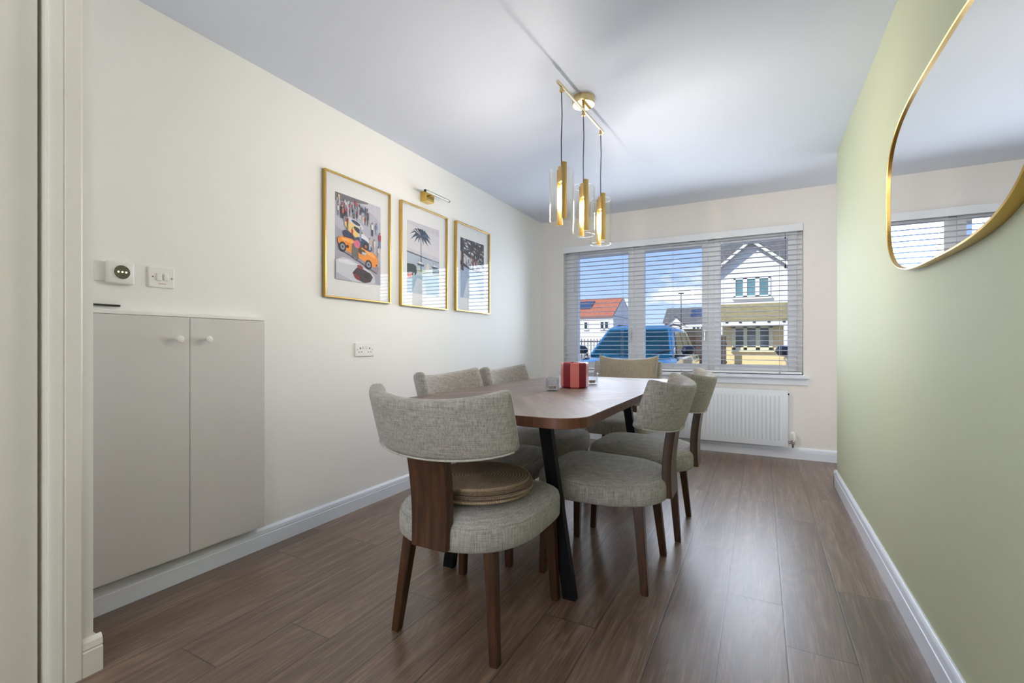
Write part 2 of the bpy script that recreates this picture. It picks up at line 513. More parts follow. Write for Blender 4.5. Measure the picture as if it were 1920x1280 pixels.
# ------------------------------------------------------------------ radiator
rad_m = plain('radiator_enamel', srgb(238, 243, 252), 0.3, var=0.008)
rad = thing('radiator', 'white ribbed panel radiator on the wall below the window', 'radiator', (0, YW, 0))
RX0, RX1, RZ0, RZ1, RY = -1.42, 0.212, 0.115, 0.612, -0.10
bm = BM()
bbox(bm, (RX0, RY-0.004, RZ0), (RX1, RY+0.004, RZ1), 0.003)
n = int((RX1-RX0-0.06)/0.0333)
for i in range(n):
    x = RX0+0.04+i*0.0333
    ring_loft(bm, [[(x+a, RY-0.004-d, z) for a, d in ((-0.010, 0), (-0.006, e), (0.006, e), (0.010, 0))] for z, e in ((RZ0+0.052, 0.0005), (RZ0+0.062, 0.0034), (RZ1-0.062, 0.0034), (RZ1-0.052, 0.0005))])
obj('panel', bm, rad_m, rad, 30)
box_obj('rear_panel', (RX0+0.005, -0.045, RZ0+0.01), (RX1-0.005, -0.038, RZ1-0.005), rad_m, rad, 0.002)
for x in (RX0, RX1-0.004): box_obj('side_cover', (x, RY, RZ0+0.004), (x+0.004, -0.03, RZ1-0.002), rad_m, rad, 0.001)
bm = BM()
for i in range(60):
    x = RX0+0.01+i*(RX1-RX0-0.02)/60; bbox(bm, (x, RY+0.004, RZ1-0.004), (x+0.014, -0.04, RZ1-0.001))
obj('top_grille', bm, rad_m, rad)
for x in (RX0+0.2, RX1-0.2): box_obj('wall_bracket', (x, -0.04, RZ0+0.05), (x+0.03, -0.0005, RZ1-0.06), rad_m, rad)
chrome = plain('chrome', srgb(170, 168, 165), 0.18, 1.0, var=0.03)
bm = BM()
tube(bm, [(RX1-0.004, -0.07, 0.152), (RX1+0.03, -0.07, 0.152)], 0.009, 12); tube(bm, [(RX1+0.04, -0.07, 0.175), (RX1+0.04, -0.07, 0.135), (RX1+0.04, -0.066, 0.118), (RX1+0.04, -0.05, 0.108), (RX1+0.04, -0.02, 0.108)], 0.0085, 12)
lathe(bm, [(0.0, 0.136), (0.014, 0.136), (0.015, 0.15), (0.015, 0.168), (0.012, 0.176), (0.0, 0.176)], 16, (RX1+0.04, -0.07, 0))
vb = obj('valve', bm, chrome, rad, 40)
bm = BM(); lathe(bm, [(0.0, 0.174), (0.021, 0.174), (0.0225, 0.182), (0.0225, 0.215), (0.019, 0.232), (0.017, 0.243), (0.009, 0.250), (0, 0.2515)], 20, (RX1+0.04, -0.07, 0)); obj('thermostatic_head', bm, M['plastic'], vb, 40)
bm = BM(); tube(bm, [(RX1-0.004, -0.07, RZ1-0.035), (RX1+0.012, -0.07, RZ1-0.035)], 0.007, 8); obj('bleed_plug', bm, M['black'], rad, 40)

# ------------------------------------------------------------------ meter cupboard on the left wall
cab = thing('wall_cupboard', 'low white painted meter cupboard with two flat doors beside the doorway', 'cupboard', (XL, 0, 0))
CX = 0.036; CY0, CY1, CZ0, CZ1 = 0.70, 1.472, 0.128, 1.150
bm = BM()
bbox(bm, (-0.002, CY0, CZ1-0.016), (CX+0.006, CY1+0.002, CZ1), 0.003)
bbox(bm, (-0.002, CY1-0.018, CZ0), (CX-0.002, CY1, CZ1-0.016), 0.002); bbox(bm, (-0.002, CY0, CZ0), (CX-0.002, CY0+0.018, CZ1-0.016), 0.002)
bbox(bm, (-0.002, CY0, CZ0+0.012), (CX-0.002, CY1, CZ0+0.03))
bbox(bm, (-0.002, 1.105, CZ0), (CX-0.004, 1.135, CZ1-0.016))
obj('body', bm, M['plastic'], cab)
for ya, yb, xf in ((CY0+0.004, 1.119, 0.020), (1.124, CY1-0.006, 0.014)):
    bm = BM(); bbox(bm, (CX-0.002, ya, CZ0-0.004), (CX+xf, yb, CZ1-0.018), 0.002)
    dr = obj('door', bm, M['cupboard'], cab)
    ky = 1.070 if ya < 1 else 1.189
    bm = BM(); lathe(bm, [(0.0, 0.0), (0.006, 0.0), (0.005, 0.012), (0.005, 0.018), (0.0125, 0.022), (0.0145, 0.027), (0.0135, 0.031), (0.008, 0.0325), (0, 0.0325)], 20, (CX+xf-0.001, ky, 1.040), 'x')
    obj('knob', bm, M['plastic'], dr, 40)
bm = BM(); bbox(bm, (XL-0.001, 0.72, 1.164), (XL+0.012, 0.800, 1.171), 0.001); bbox(bm, (XL-0.001, 0.802, 1.164), (XL+0.012, 0.893, 1.171), 0.001); bbox(bm, (XL-0.001, 0.79, 1.165), (XL+0.008, 0.81, 1.170))
tag(obj('wall_strip', bm, M['black']), 'thin black strip on the wall just above the white cupboard', 'strip')

# thermostat, fused switch, double socket
th = thing('thermostat', 'square white room thermostat with a round dark dial on cream wall', 'thermostat', (XL, 0.889, 1.295))
box_obj('back_plate', (-0.001, -0.075, -0.036), (0.004, 0.0, 0.038), M['plastic'], th, 0.002)
box_obj('casing', (0.003, -0.043, -0.043), (0.024, 0.046, 0.043), M['plastic'], th, 0.006, 3, 40)
dial_m = plain('thermostat_face', srgb(96, 96, 74), 0.12, var=0.1)
bm = BM(); lathe(bm, [(0.0, 0.023), (0.0295, 0.023), (0.0295, 0.026), (0.0265, 0.0275)], 36, (0, 0.003, 0.002), 'x', cap1=False); obj('dial_ring', bm, M['plastic'], th, 40)
bm = BM(); lathe(bm, [(0.0, 0.024), (0.0268, 0.024), (0.0262, 0.0268), (0, 0.0272)], 36, (0, 0.003, 0.002), 'x'); dl = obj('dial_face', bm, dial_m, th, 40)
dot_m = emit('display_dots', (1.0, 0.86, 0.55, 1), 2.5)
for dy in (-0.012, 0.0005, 0.013):
    bm = BM(); lathe(bm, [(0.0, 0.0268), (0.0032, 0.0268), (0.0032, 0.0278), (0, 0.0278)], 12, (0, 0.003+dy, 0.0025), 'x'); obj('display_dot', bm, dot_m, dl)
screw_m = plain('screw_metal', srgb(120, 118, 112), 0.35, 1.0)
fs = thing('fused_switch', 'white switched fuse plate between the thermostat and the framed pictures', 'switch', (XL, 1.0365, 1.295))
box_obj('plate', (-0.001, -0.0475, -0.0415), (0.009, 0.0475, 0.0415), M['plastic'], fs, 0.003)
box_obj('fuse_carrier', (0.008, -0.022, -0.014), (0.013, -0.001, 0.016), M['plastic'], fs, 0.003)
bm = BM(); bbox(bm, (0.008, 0.006, -0.011), (0.0145, 0.022, 0.017), 0.002); obj('rocker', bm, M['plastic'], fs)
for y, z in ((-0.033, 0.001), (0.037, 0.0)):
    bm = BM(); lathe(bm, [(0, 0.008), (0.0036, 0.008), (0.0032, 0.0098), (0, 0.010)], 12, (0, y, z), 'x'); obj('screw', bm, screw_m, fs)
red_m = plain('red_print', srgb(206, 70, 70), 0.5)
bm = BM()
for i in range(9):
    y = -0.011+i*0.0031; bbox(bm, (0.0088, y, -0.0275+0.0002*(i % 2)), (0.0093, y+0.0022, -0.0242-0.0008*((i*7) % 3)))
obj('red_marking', bm, red_m, fs)
so = thing('double_socket', 'white double plug socket low on the wall below the pictures', 'socket', (XL, 2.168, 0.985))
box_obj('plate', (-0.001, -0.079, -0.042), (0.010, 0.079, 0.042), M['plastic'], so, 0.003)
hole_m = plain('socket_hole', srgb(40, 40, 40), 0.7)
for cy in (-0.039, 0.039):
    bm = BM(); bbox(bm, (0.0095, cy-0.004, 0.004), (0.0104, cy+0.004, 0.0135)); bbox(bm, (0.0095, cy-0.0145, -0.017), (0.0104, cy-0.007, -0.0125)); bbox(bm, (0.0095, cy+0.007, -0.017), (0.0104, cy+0.0145, -0.0125))
    obj('pin_holes', bm, hole_m, so)
    s_ = -1 if cy > 0 else 1
    bm = BM(); bbox(bm, (0.009, cy+s_*0.026-0.0065, 0.004), (0.0145, cy+s_*0.026+0.0065, 0.024), 0.002); obj('switch_rocker', bm, M['plastic'], so)
for y in (-0.062, 0.062):
    bm = BM(); lathe(bm, [(0, 0.009), (0.0033, 0.009), (0.003, 0.0106), (0, 0.0108)], 10, (0, y, 0.0), 'x'); obj('screw', bm, screw_m, so)

# ------------------------------------------------------------------ framed pictures
gold = plain('brass_frame', srgb(208, 172, 100), 0.28, 1.0, var=0.05)
brass = plain('satin_brass', srgb(205, 172, 110), 0.30, 1.0, var=0.05)
mount_m = plain('picture_mount', srgb(236, 236, 236), 0.8, var=0.006)
pic_glass = clear_glass('picture_glass', (1, 1, 1, 1), 1.45, 0.8)
INK = {}
def ink(c):
    if c not in INK: INK[c] = plain('print_ink_%02x%02x%02x' % c, srgb(*c), 0.75, var=0.04, vscale=40)
    return INK[c]
class Print:
    """flat printed shapes on a sheet: u 0..1 along the wall, v 0..1 upwards"""
    def __init__(s, w, h): s.w, s.h, s.bm, s.mats, s.k = w, h, BM(), [], 0
    def poly(s, c, pts):
        m = ink(c)
        if m not in s.mats: s.mats.append(m)
        s.k += 1
        x = 0.00002*s.k
        pts = [(min(1, max(0, u)), min(1, max(0, v))) for u, v in pts]
        try:
            f = s.bm.faces.new([s.bm.verts.new((x, (u-0.5)*s.w, (v-0.5)*s.h)) for u, v in pts]); f.material_index = s.mats.index(m)
        except ValueError: pass
    def ell(s, c, u, v, a, b, n=12, rot=0.0):
        k = s.w/s.h
        s.poly(c, [(u+a*math.cos(t)*math.cos(rot)-b/k*math.sin(t)*math.sin(rot)*1.0, v+(a*math.cos(t)*math.sin(rot)*k+b*math.sin(t)*math.cos(rot))) for t in [2*PI*i/n for i in range(n)]])
    def person(s, u, v, h, top, leg, skin=(196, 150, 126), hair=(52, 42, 40)):
        w = h*0.30
        s.poly(leg, [(u-w*0.32, v), (u-w*0.06, v), (u, v+h*0.4), (u+w*0.08, v), (u+w*0.36, v), (u+w*0.34, v+h*0.5), (u-w*0.34, v+h*0.5)])
        s.poly(top, [(u-w*0.42, v+h*0.46), (u+w*0.42, v+h*0.46), (u+w*0.5, v+h*0.8), (u+w*0.2, v+h*0.86), (u-w*0.2, v+h*0.86), (u-w*0.5, v+h*0.8)])
        s.ell(skin, u, v+h*0.9, w*0.19, h*0.075, 8); s.ell(hair, u, v+h*0.945, w*0.2, h*0.05, 8)
    def obj(s, parent, loc):
        o = obj('print', s.bm, s.mats, parent, loc=loc); return o

def frame(y0, y1, z0, z1, label):
    t = thing('framed_picture', label, 'picture', (XL, (y0+y1)/2, (z0+z1)/2), 0, 'brass framed pictures along the cream wall')
    w, h, d, b = (y1-y0)/2, (z1-z0)/2, 0.026, 0.009
    bm = BM()
    bbox(bm, (-0.001, -w, -h), (d, -w+b, h), 0.0015); bbox(bm, (-0.001, w-b, -h), (d, w, h), 0.0015)
    bbox(bm, (-0.001, -w+b, h-b), (d, w-b, h), 0.0015); bbox(bm, (-0.001, -w+b, -h), (d, w-b, -h+b), 0.0015)
    obj('frame', bm, gold, t)
    box_obj('mount', (0.004, -w+b, -h+b), (0.010, w-b, h-b), mount_m, t)
    box_obj('glazing', (0.0165, -w+b-0.001, -h+b-0.001), (0.0185, w-b+0.001, h-b+0.001), pic_glass, t)
    return t

# picture with the racing paddock
t1 = frame(1.850, 2.385, 1.290, 2.022, 'brass framed print of an orange racing car among a crowd of people')
P = Print(0.372, 0.512)
P.poly((186, 186, 200), [(0, 0), (1, 0), (1, 1), (0, 1)])
P.poly((170, 168, 184), [(0, 0.22), (1, 0.0), (1, 0.30), (0, 0.62)])
P.poly((200, 200, 212), [(0.45, 1), (1, 0.8), (1, 1)]); P.poly((120, 116, 124), [(0, 0.9), (0.7, 0.98), (0.7, 1), (0, 1)])
rr = random.Random(3)
cols = [(176, 52, 62), (226, 222, 224), (70, 84, 120), (206, 108, 96), (120, 132, 156), (232, 206, 160), (60, 58, 70)]
for i in range(46):
    u = rr.uniform(0.0, 0.72); v = 0.80+rr.uniform(-0.03, 0.12)-0.10*u; P.person(u, v, rr.uniform(0.08, 0.11), rr.choice(cols), rr.choice([(60, 62, 74), (222, 220, 222), (150, 146, 150), (96, 90, 100)]))
for i in range(12): P.person(rr.uniform(0.05, 0.42), rr.uniform(0.66, 0.76), 0.13, rr.choice(cols), rr.choice([(60, 62, 74), (214, 212, 214), (130, 126, 134)]))
P.ell((212, 214, 224), 0.40, 0.695, 0.20, 0.045, 18, -0.25); P.ell((70, 72, 88), 0.42, 0.705, 0.10, 0.022, 14, -0.25)
P.ell((238, 206, 130), 0.42, 0.60, 0.26, 0.065, 20, -0.4); P.ell((56, 60, 74), 0.47, 0.62, 0.11, 0.028, 14, -0.4); P.ell((230, 232, 238), 0.60, 0.545, 0.13, 0.04, 14, -0.4)
P.ell((60, 80, 108), 0.60, 0.47, 0.20, 0.06, 18, -0.35); P.ell((48, 50, 60), 0.64, 0.45, 0.06, 0.045, 14); P.ell((190, 110, 70), 0.64, 0.45, 0.03, 0.022, 12)
P.ell((58, 66, 92), 0.27, 0.53, 0.13, 0.05, 14, -0.4)
for (u, v, h, c1, c2) in ((0.24, 0.60, 0.16, (150, 44, 54), (60, 60, 70)), (0.34, 0.49, 0.15, (200, 58, 76), (52, 60, 92)), (0.52, 0.50, 0.17, (150, 164, 196), (150, 160, 190)), (0.79, 0.60, 0.17, (226, 226, 230), (60, 64, 76)),
                          (0.89, 0.62, 0.16, (120, 140, 172), (156, 170, 196)), (0.97, 0.47, 0.20, (180, 70, 90), (110, 130, 170)), (0.69, 0.74, 0.12, (60, 62, 76), (70, 72, 86)), (0.73, 0.42, 0.15, (206, 170, 150), (214, 206, 206)), (0.84, 0.40, 0.17, (220, 204, 196), (206, 196, 196)), (0.93, 0.34, 0.15, (216, 206, 210), (176, 150, 150))):
    P.person(u, v, h, c1, c2)
# the orange open racer
P.poly((150, 140, 156), [(0.06, 0.36), (0.5, 0.25), (0.9, 0.14), (0.96, 0.22), (0.5, 0.36)])
P.poly((242, 150, 58), [(0.04, 0.47), (0.10, 0.505), (0.34, 0.50), (0.45, 0.455), (0.60, 0.415), (0.72, 0.395), (0.82, 0.395), (0.90, 0.35), (0.925, 0.28), (0.90, 0.225), (0.82, 0.215), (0.72, 0.235), (0.56, 0.275), (0.36, 0.32), (0.20, 0.355), (0.09, 0.40), (0.045, 0.43)])
P.poly((252, 180, 96), [(0.12, 0.49), (0.34, 0.485), (0.44, 0.44), (0.30, 0.45), (0.12, 0.465)]); P.poly((252, 184, 104), [(0.62, 0.40), (0.80, 0.385), (0.88, 0.33), (0.76, 0.34), (0.62, 0.375)])
P.poly((92, 70, 66), [(0.44, 0.42), (0.60, 0.40), (0.66, 0.37), (0.60, 0.335), (0.50, 0.35), (0.42, 0.385)]); P.poly((196, 196, 206), [(0.55, 0.375), (0.66, 0.375), (0.63, 0.34), (0.55, 0.345)])
for u, v, a in ((0.14, 0.385, 0.075), (0.70, 0.235, 0.08)):
    P.ell((44, 44, 52), u, v, a, 0.058, 18); P.ell((150, 154, 166), u, v, a*0.62, 0.036, 14); P.ell((60, 60, 70), u, v, a*0.25, 0.014, 10)
P.ell((60, 34, 24), 0.885, 0.245, 0.018, 0.012, 10); P.ell((90, 50, 30), 0.24, 0.40, 0.03, 0.02, 10)
P.poly((112, 108, 104), [(0.32, 0.30), (0.36, 0.27), (0.40, 0.30), (0.43, 0.25), (0.48, 0.28), (0.46, 0.44), (0.40, 0.475), (0.33, 0.44)]); P.ell((222, 118, 146), 0.445, 0.455, 0.07, 0.05, 12, -0.5); P.ell((110, 80, 60), 0.52, 0.43, 0.03, 0.022, 10)
# pale roadster bonnet at the bottom
P.poly((204, 206, 216), [(0, 0.22), (0.14, 0.265), (0.32, 0.255), (0.50, 0.21), (0.74, 0.155), (0.84, 0.10), (0.86, 0.03), (0.80, 0.0), (0.0, 0.0)])
P.poly((226, 228, 236), [(0.05, 0.235), (0.25, 0.245), (0.45, 0.205), (0.30, 0.19), (0.05, 0.20)]); P.poly((180, 182, 196), [(0.0, 0.08), (0.28, 0.02), (0.36, 0.0), (0.0, 0.0)])
P.poly((70, 54, 62), [(0.34, 0.10), (0.44, 0.175), (0.58, 0.165), (0.74, 0.13), (0.80, 0.085), (0.74, 0.02), (0.60, 0.0), (0.46, 0.025)]); P.ell((150, 60, 66), 0.51, 0.185, 0.07, 0.022, 12, -0.2); P.ell((132, 50, 58), 0.44, 0.06, 0.08, 0.03, 12, -0.5); P.ell((40, 50, 52), 0.66, 0.09, 0.08, 0.035, 12, -0.3)
P.obj(t1, (0.0102, 0.0, 0.002))
# picture with the palm
t2 = frame(2.492, 3.030, 1.288, 2.017, 'brass framed print of a tall palm beside water, hung below the wall lamp')
P = Print(0.372, 0.512)
P.poly((206, 204, 212), [(0, 0), (1, 0), (1, 1), (0, 1)]); P.poly((216, 214, 220), [(0, 0.62), (1, 0.58), (1, 0.9), (0, 0.95)])
P.poly((176, 188, 204), [(0, 0.36), (1, 0.36), (1, 0.525), (0, 0.575)]); P.poly((84, 88, 100), [(0, 0.575), (0.2, 0.562), (0.5, 0.54), (0.8, 0.52), (1, 0.515), (1, 0.505), (0.5, 0.525), (0, 0.558)])
P.poly((190, 204, 206), [(0, 0.24), (1, 0.30), (1, 0.38), (0, 0.36)]); P.poly((150, 166, 112), [(0.3, 0.335), (0.55, 0.345), (0.72, 0.33), (0.5, 0.315), (0.3, 0.32)])
P.poly((160, 190, 206), [(0, 0), (1, 0), (1, 0.30), (0, 0.24)]); P.poly((200, 210, 220), [(0.15, 0.0), (0.6, 0.0), (0.5, 0.2), (0.3, 0.22)])
P.poly((64, 72, 84), [(0.405, 0.335), (0.43, 0.335), (0.425, 0.60), (0.422, 0.83), (0.402, 0.83), (0.408, 0.60)])
for k, (a, L) in enumerate(((170, 0.36), (150, 0.34), (128, 0.27), (105, 0.22), (82, 0.22), (60, 0.24), (35, 0.28), (12, 0.33), (-14, 0.34), (-35, 0.27), (196, 0.33), (215, 0.25), (238, 0.16), (-60, 0.18), (185, 0.28), (25, 0.26), (0, 0.28))):
    a = math.radians(a); base = (0.412, 0.83); kk = 0.72
    mid = (base[0]+math.cos(a)*L*0.55, base[1]+math.sin(a)*L*0.5*kk+0.025); tip = (base[0]+math.cos(a)*L, base[1]+math.sin(a)*L*0.62*kk-0.05)
    nrm = (-math.sin(a)*0.026, math.cos(a)*0.02)
    P.poly(((62, 78, 100), (82, 100, 124), (52, 64, 84))[k % 3], [base, (mid[0]+nrm[0], mid[1]+nrm[1]), tip, (mid[0]-nrm[0], mid[1]-nrm[1]-0.012)])
P.poly((64, 74, 78), [(0.0, 0.24), (0.24, 0.25), (0.29, 0.30), (0.27, 0.38), (0.20, 0.405), (0.0, 0.40)]); P.poly((216, 96, 70), [(0.02, 0.20), (0.12, 0.21), (0.15, 0.26), (0.08, 0.28), (0.02, 0.25)]); P.person(0.2, 0.20, 0.10, (230, 228, 230), (190, 190, 196))
for u0 in (0.28, 0.74):
    P.poly((72, 80, 94), [(u0, 0.435), (u0+0.24, 0.425), (u0+0.21, 0.40), (u0+0.04, 0.405)]); P.poly((222, 226, 232), [(u0+0.03, 0.435), (u0+0.2, 0.43), (u0+0.18, 0.455), (u0+0.06, 0.458)])
    for q in (0.06, 0.15): P.poly((110, 114, 124), [(u0+q, 0.43), (u0+q+0.008, 0.43), (u0+q+0.008, 0.50), (u0+q, 0.50)])
P.poly((72, 104, 110), [(0.78, 0.32), (1, 0.34), (1, 0.41), (0.85, 0.42), (0.78, 0.38)]); P.poly((216, 208, 196), [(0.55, 0.36), (0.7, 0.36), (0.66, 0.46), (0.60, 0.46)])
P.obj(t2, (0.0102, -0.012, -0.010))
# picture with the terrace
t3 = frame(3.150, 3.684, 1.294, 2.028, 'brass framed print of a dark crowded snowy terrace, hung nearest the window')
P = Print(0.372, 0.50)
P.poly((58, 62, 76), [(0, 0), (1, 0), (1, 1), (0, 1)]); P.poly((206, 212, 222), [(0, 0.62), (0.4, 0.52), (1, 0.50), (1, 0.58), (0.55, 0.66), (0, 0.78)])
P.poly((164, 182, 206), [(0, 0), (1, 0), (1, 0.48), (0.4, 0.5), (0, 0.55)]); P.poly((206, 214, 226), [(0.1, 0.0), (0.9, 0.0), (0.7, 0.3), (0.3, 0.34)])
for i in range(36):
    u, v = rr.uniform(0.05, 0.98), rr.uniform(0.62, 0.97); P.poly(rr.choice([(222, 226, 234), (150, 156, 172), (96, 98, 112), (190, 170, 150), (40, 42, 54)]), [(u, v), (u+rr.uniform(.04, .12), v-0.008), (u+rr.uniform(.04, .12), v+rr.uniform(.012, .03)), (u, v+0.028)])
for i in range(9): u = 0.1+i*0.1; P.poly((112, 96, 90), [(u, 0.66), (u+0.012, 0.66), (u+0.012, 0.98), (u, 0.98)])
for i in range(26): P.person(rr.uniform(0.2, 0.95), rr.uniform(0.50, 0.66), rr.uniform(0.07, 0.12), rr.choice([(150, 60, 60), (220, 220, 226), (60, 76, 110), (200, 150, 110), (46, 46, 56)]), rr.choice([(50, 52, 62), (130, 90, 80), (206, 206, 214)]))
P.poly((92, 58, 48), [(0.03, 0.46), (0.12, 0.45), (0.12, 0.76), (0.03, 0.78)]); P.person(0.52, 0.48, 0.24, (156, 84, 70), (120, 74, 66)); P.person(0.68, 0.47, 0.18, (190, 160, 150), (150, 70, 66))
P.obj(t3, (0.0102, -0.005, -0.002))

# brass wall lamp above the palm print
wl = thing('wall_lamp', 'small brass wall lamp with a thin bar above the palm print', 'lamp', (XL, 2.765, 2.104))
box_obj('bracket', (-0.001, -0.044, -0.037), (0.060, 0.044, 0.037), plain('polished_brass', srgb(222, 186, 104), 0.10, 1.0, var=0.04), wl, 0.002)
bm = BM(); tube(bm, [(0.055, 0.0, 0.012), (0.098, 0.0, 0.012)], 0.006, 12); obj('arm', bm, brass, wl, 40)
bm = BM(); tube(bm, [(0.098, -0.11, 0.010), (0.098, 0.178, 0.010)], 0.0085, 16); obj('light_bar', bm, plain('frosted_bar', srgb(214, 212, 206), 0.25, 0.2), wl, 40)
bm = BM()
for y in (-0.114, 0.174): tube(bm, [(0.098, y, 0.010), (0.098, y+0.008, 0.010)], 0.0092, 16)
tube(bm, [(0.098, -0.11, 0.0185), (0.098, 0.178, 0.0185)], 0.003, 8)
obj('bar_cap', bm, plain('dark_bronze', srgb(60, 58, 52), 0.3, 0.9), wl, 40)

# ------------------------------------------------------------------ mirror on the green wall
mr = thing('wall_mirror', 'large pebble shaped mirror with a thin gold rim on the green wall', 'mirror', (XR, 1.815, 1.577))
def pebble(a, b, n=3.3, N=120):
    return [(a*math.copysign(abs(math.cos(t))**(2/n), math.cos(t)), b*math.copysign(abs(math.sin(t))**(2/n), math.sin(t))) for t in [2*PI*i/N for i in range(N)]]
bm = BM()
rings = []
for (o_, x) in ((0.0, 0.001), (0.0, -0.030), (-0.004, -0.032), (-0.007, -0.030), (-0.007, -0.022)):
    rings.append([(x, y, z) for y, z in pebble(0.603+o_, 0.304+o_)])
ring_loft(bm, rings, True, False)
obj('rim', bm, gold, mr, 40)
m_, nt_, b_ = new_mat('mirror_silver'); b_.inputs['Metallic'].default_value = 1; b_.inputs['Roughness'].default_value = 0.0; b_.inputs['Base Color'].default_value = (0.93, 0.94, 0.95, 1)
bm = BM(); ring_loft(bm, [[(-0.020, y, z) for y, z in pebble(0.5975, 0.2985)], [(-0.024, y, z) for y, z in pebble(0.5968, 0.2978)]])
obj('mirror_glass', bm, m_, mr)

# ------------------------------------------------------------------ pendant light
pl = thing('pendant_light', 'brass bar pendant with three clear glass cylinder shades above the table', 'light', (-0.877, 2.505, H), math.radians(-3.0))
bm = BM(); lathe(bm, [(0.0, 0.0), (0.062, 0.0), (0.062, -0.040), (0.0605, -0.0425), (0.0, -0.0425)], 48); obj('canopy', bm, plain('mirror_brass', srgb(214, 190, 140), 0.12, 1.0, var=0.03), pl, 40)
bm = BM(); tube(bm, [(0, 0, -0.04), (0, 0, -0.075)], 0.007, 12); obj('stem', bm, brass, pl, 40)
bm = BM(); tube(bm, [(0, -0.338, -0.070), (0, 0.318, -0.070)], 0.0085, 14); obj('rail', bm, plain('champagne_metal', srgb(216, 204, 172), 0.25, 1.0, var=0.03), pl, 40)
cable_m = plain('black_fabric_cable', srgb(36, 36, 46), 0.8)
shade_m = clear_glass('shade_glass', (1.0, 0.992, 0.972, 1), 1.42, 0.9, 0.015, 0.01, 3.4)
bulb_glass = clear_glass('bulb_glass', (1.0, 0.95, 0.86, 1), 1.3, 0.8)
fil_m = emit('filament', (1.0, 0.955, 0.96, 1), 800.0)
for k, yy in enumerate((-0.290, 0.0, 0.275)):
    bm = BM(); lathe(bm, [(0.0, -0.080), (0.008, -0.080), (0.008, -0.094), (0.011, -0.096), (0.011, -0.102), (0.0, -0.102)], 12, (0, yy, 0)); obj('cord_grip', bm, brass, pl, 40)
    bm = BM(); tube(bm, [(0, yy, -0.10), (0.002, yy+0.002, -0.22), (-0.001, yy-0.001, -0.36), (0, yy, -0.485)], 0.0027, 8); obj('cord', bm, cable_m, pl, True)
    # socket cup and the two vertical brass half tubes
    sk = BM(); lathe(sk, [(0.0, -0.482), (0.016, -0.482), (0.0175, -0.485), (0.0175, -0.560), (0.015, -0.562), (0.0, -0.562)], 20, (0, yy, 0)); obj('socket', sk, brass, pl, 40)
    bm = BM()
    for (ang, zt_, zb_) in ((-40, -0.466, -0.750), (132, -0.488, -0.768)):
        a0 = math.radians(ang); r0, r1 = 0.031, 0.034
        arc = [a0+math.radians(d) for d in (-26, -13, 0, 13, 26)]
        pts = [(r1*math.cos(a), yy+r1*math.sin(a)) for a in arc]+[(r0*math.cos(a), yy+r0*math.sin(a)) for a in reversed(arc)]
        prism(bm, pts, zb_, zt_, 'z')
        bbox(bm, (0.012, -0.004, zt_-0.02), (0.032, 0.004, zt_-0.012), rot=Matrix.Rotation(a0, 3, 'Z'), loc=Vector((0, yy, 0)))
    obj('brass_fin', bm, brass, pl, 30)
    bm = BM(); lathe(bm, [(0.0625, -0.500), (0.0625, -0.770)], 48, (0, yy, 0), cap0=False, cap1=False); lathe(bm, [(0.0600, -0.770), (0.0600, -0.500)], 48, (0, yy, 0), cap0=False, cap1=False)
    lathe(bm, [(0.0600, -0.500), (0.0625, -0.500)], 48, (0, yy, 0), cap0=False, cap1=False); lathe(bm, [(0.0600, -0.770), (0.0625, -0.770)], 48, (0, yy, 0), cap0=False, cap1=False)
    for xx in (-1, 1): tube(bm, [(0.017*xx, yy, -0.505), (0.0605*xx, yy, -0.505)], 0.0018, 6)
    obj('shade', bm, shade_m, pl, 40)
    bm = BM(); lathe(bm, [(0.012, -0.560), (0.013, -0.575), (0.020, -0.610), (0.024, -0.645), (0.021, -0.675), (0.010, -0.692), (0.0, -0.695)], 24, (0, yy, 0), cap0=False); bo = obj('bulb', bm, bulb_glass, pl, True)
    bm = BM(); lathe(bm, [(0.002, -0.575), (0.007, -0.600), (0.009, -0.635), (0.007, -0.665), (0.002, -0.680)], 16, (0, yy, 0)); obj('glowing_core', bm, fil_m, bo, True)

# ------------------------------------------------------------------ furniture materials
def linen(name, c0, c1, scale=1.0):
    m, nt, b = new_mat(name)
    co = objco(nt)
    a = nt.noise(nt.mapping(co, (260*scale, 260*scale, 16*scale)), 1.0, 3, 0.6)
    c = nt.noise(nt.mapping(co, (22*scale, 22*scale, 300*scale)), 1.0, 3, 0.6)
    d = nt.noise(co, 1100*scale, 2)
    e = nt.noise(co, 9*scale, 2)
    g = nt.math('ADD', nt.math('MULTIPLY', a, 0.46), nt.math('MULTIPLY', c, 0.34))
    g = nt.math('ADD', g, nt.math('MULTIPLY', d, 0.12)); g = nt.math('ADD', g, nt.math('MULTIPLY', e, 0.08))
    nt.link(nt.ramp(g, [(0.36, c0), (0.64, c1)]), b.inputs['Base Color'])
    b.inputs['Roughness'].default_value = 0.9
    b.inputs['Specular IOR Level'].default_value = 0.15
    b.inputs['Sheen Weight'].default_value = 0.25
    b.inputs['Sheen Roughness'].default_value = 0.5
    bump(nt, b, g, 0.35, 0.0015)
    return m
linen_m = linen('linen_oatmeal', srgb(122, 117, 111), srgb(189, 184, 177))
pipe_m = linen('linen_piping', srgb(160, 156, 146), srgb(196, 193, 184))
cush_m = linen('cushion_linen', srgb(128, 118, 103), srgb(170, 160, 142))

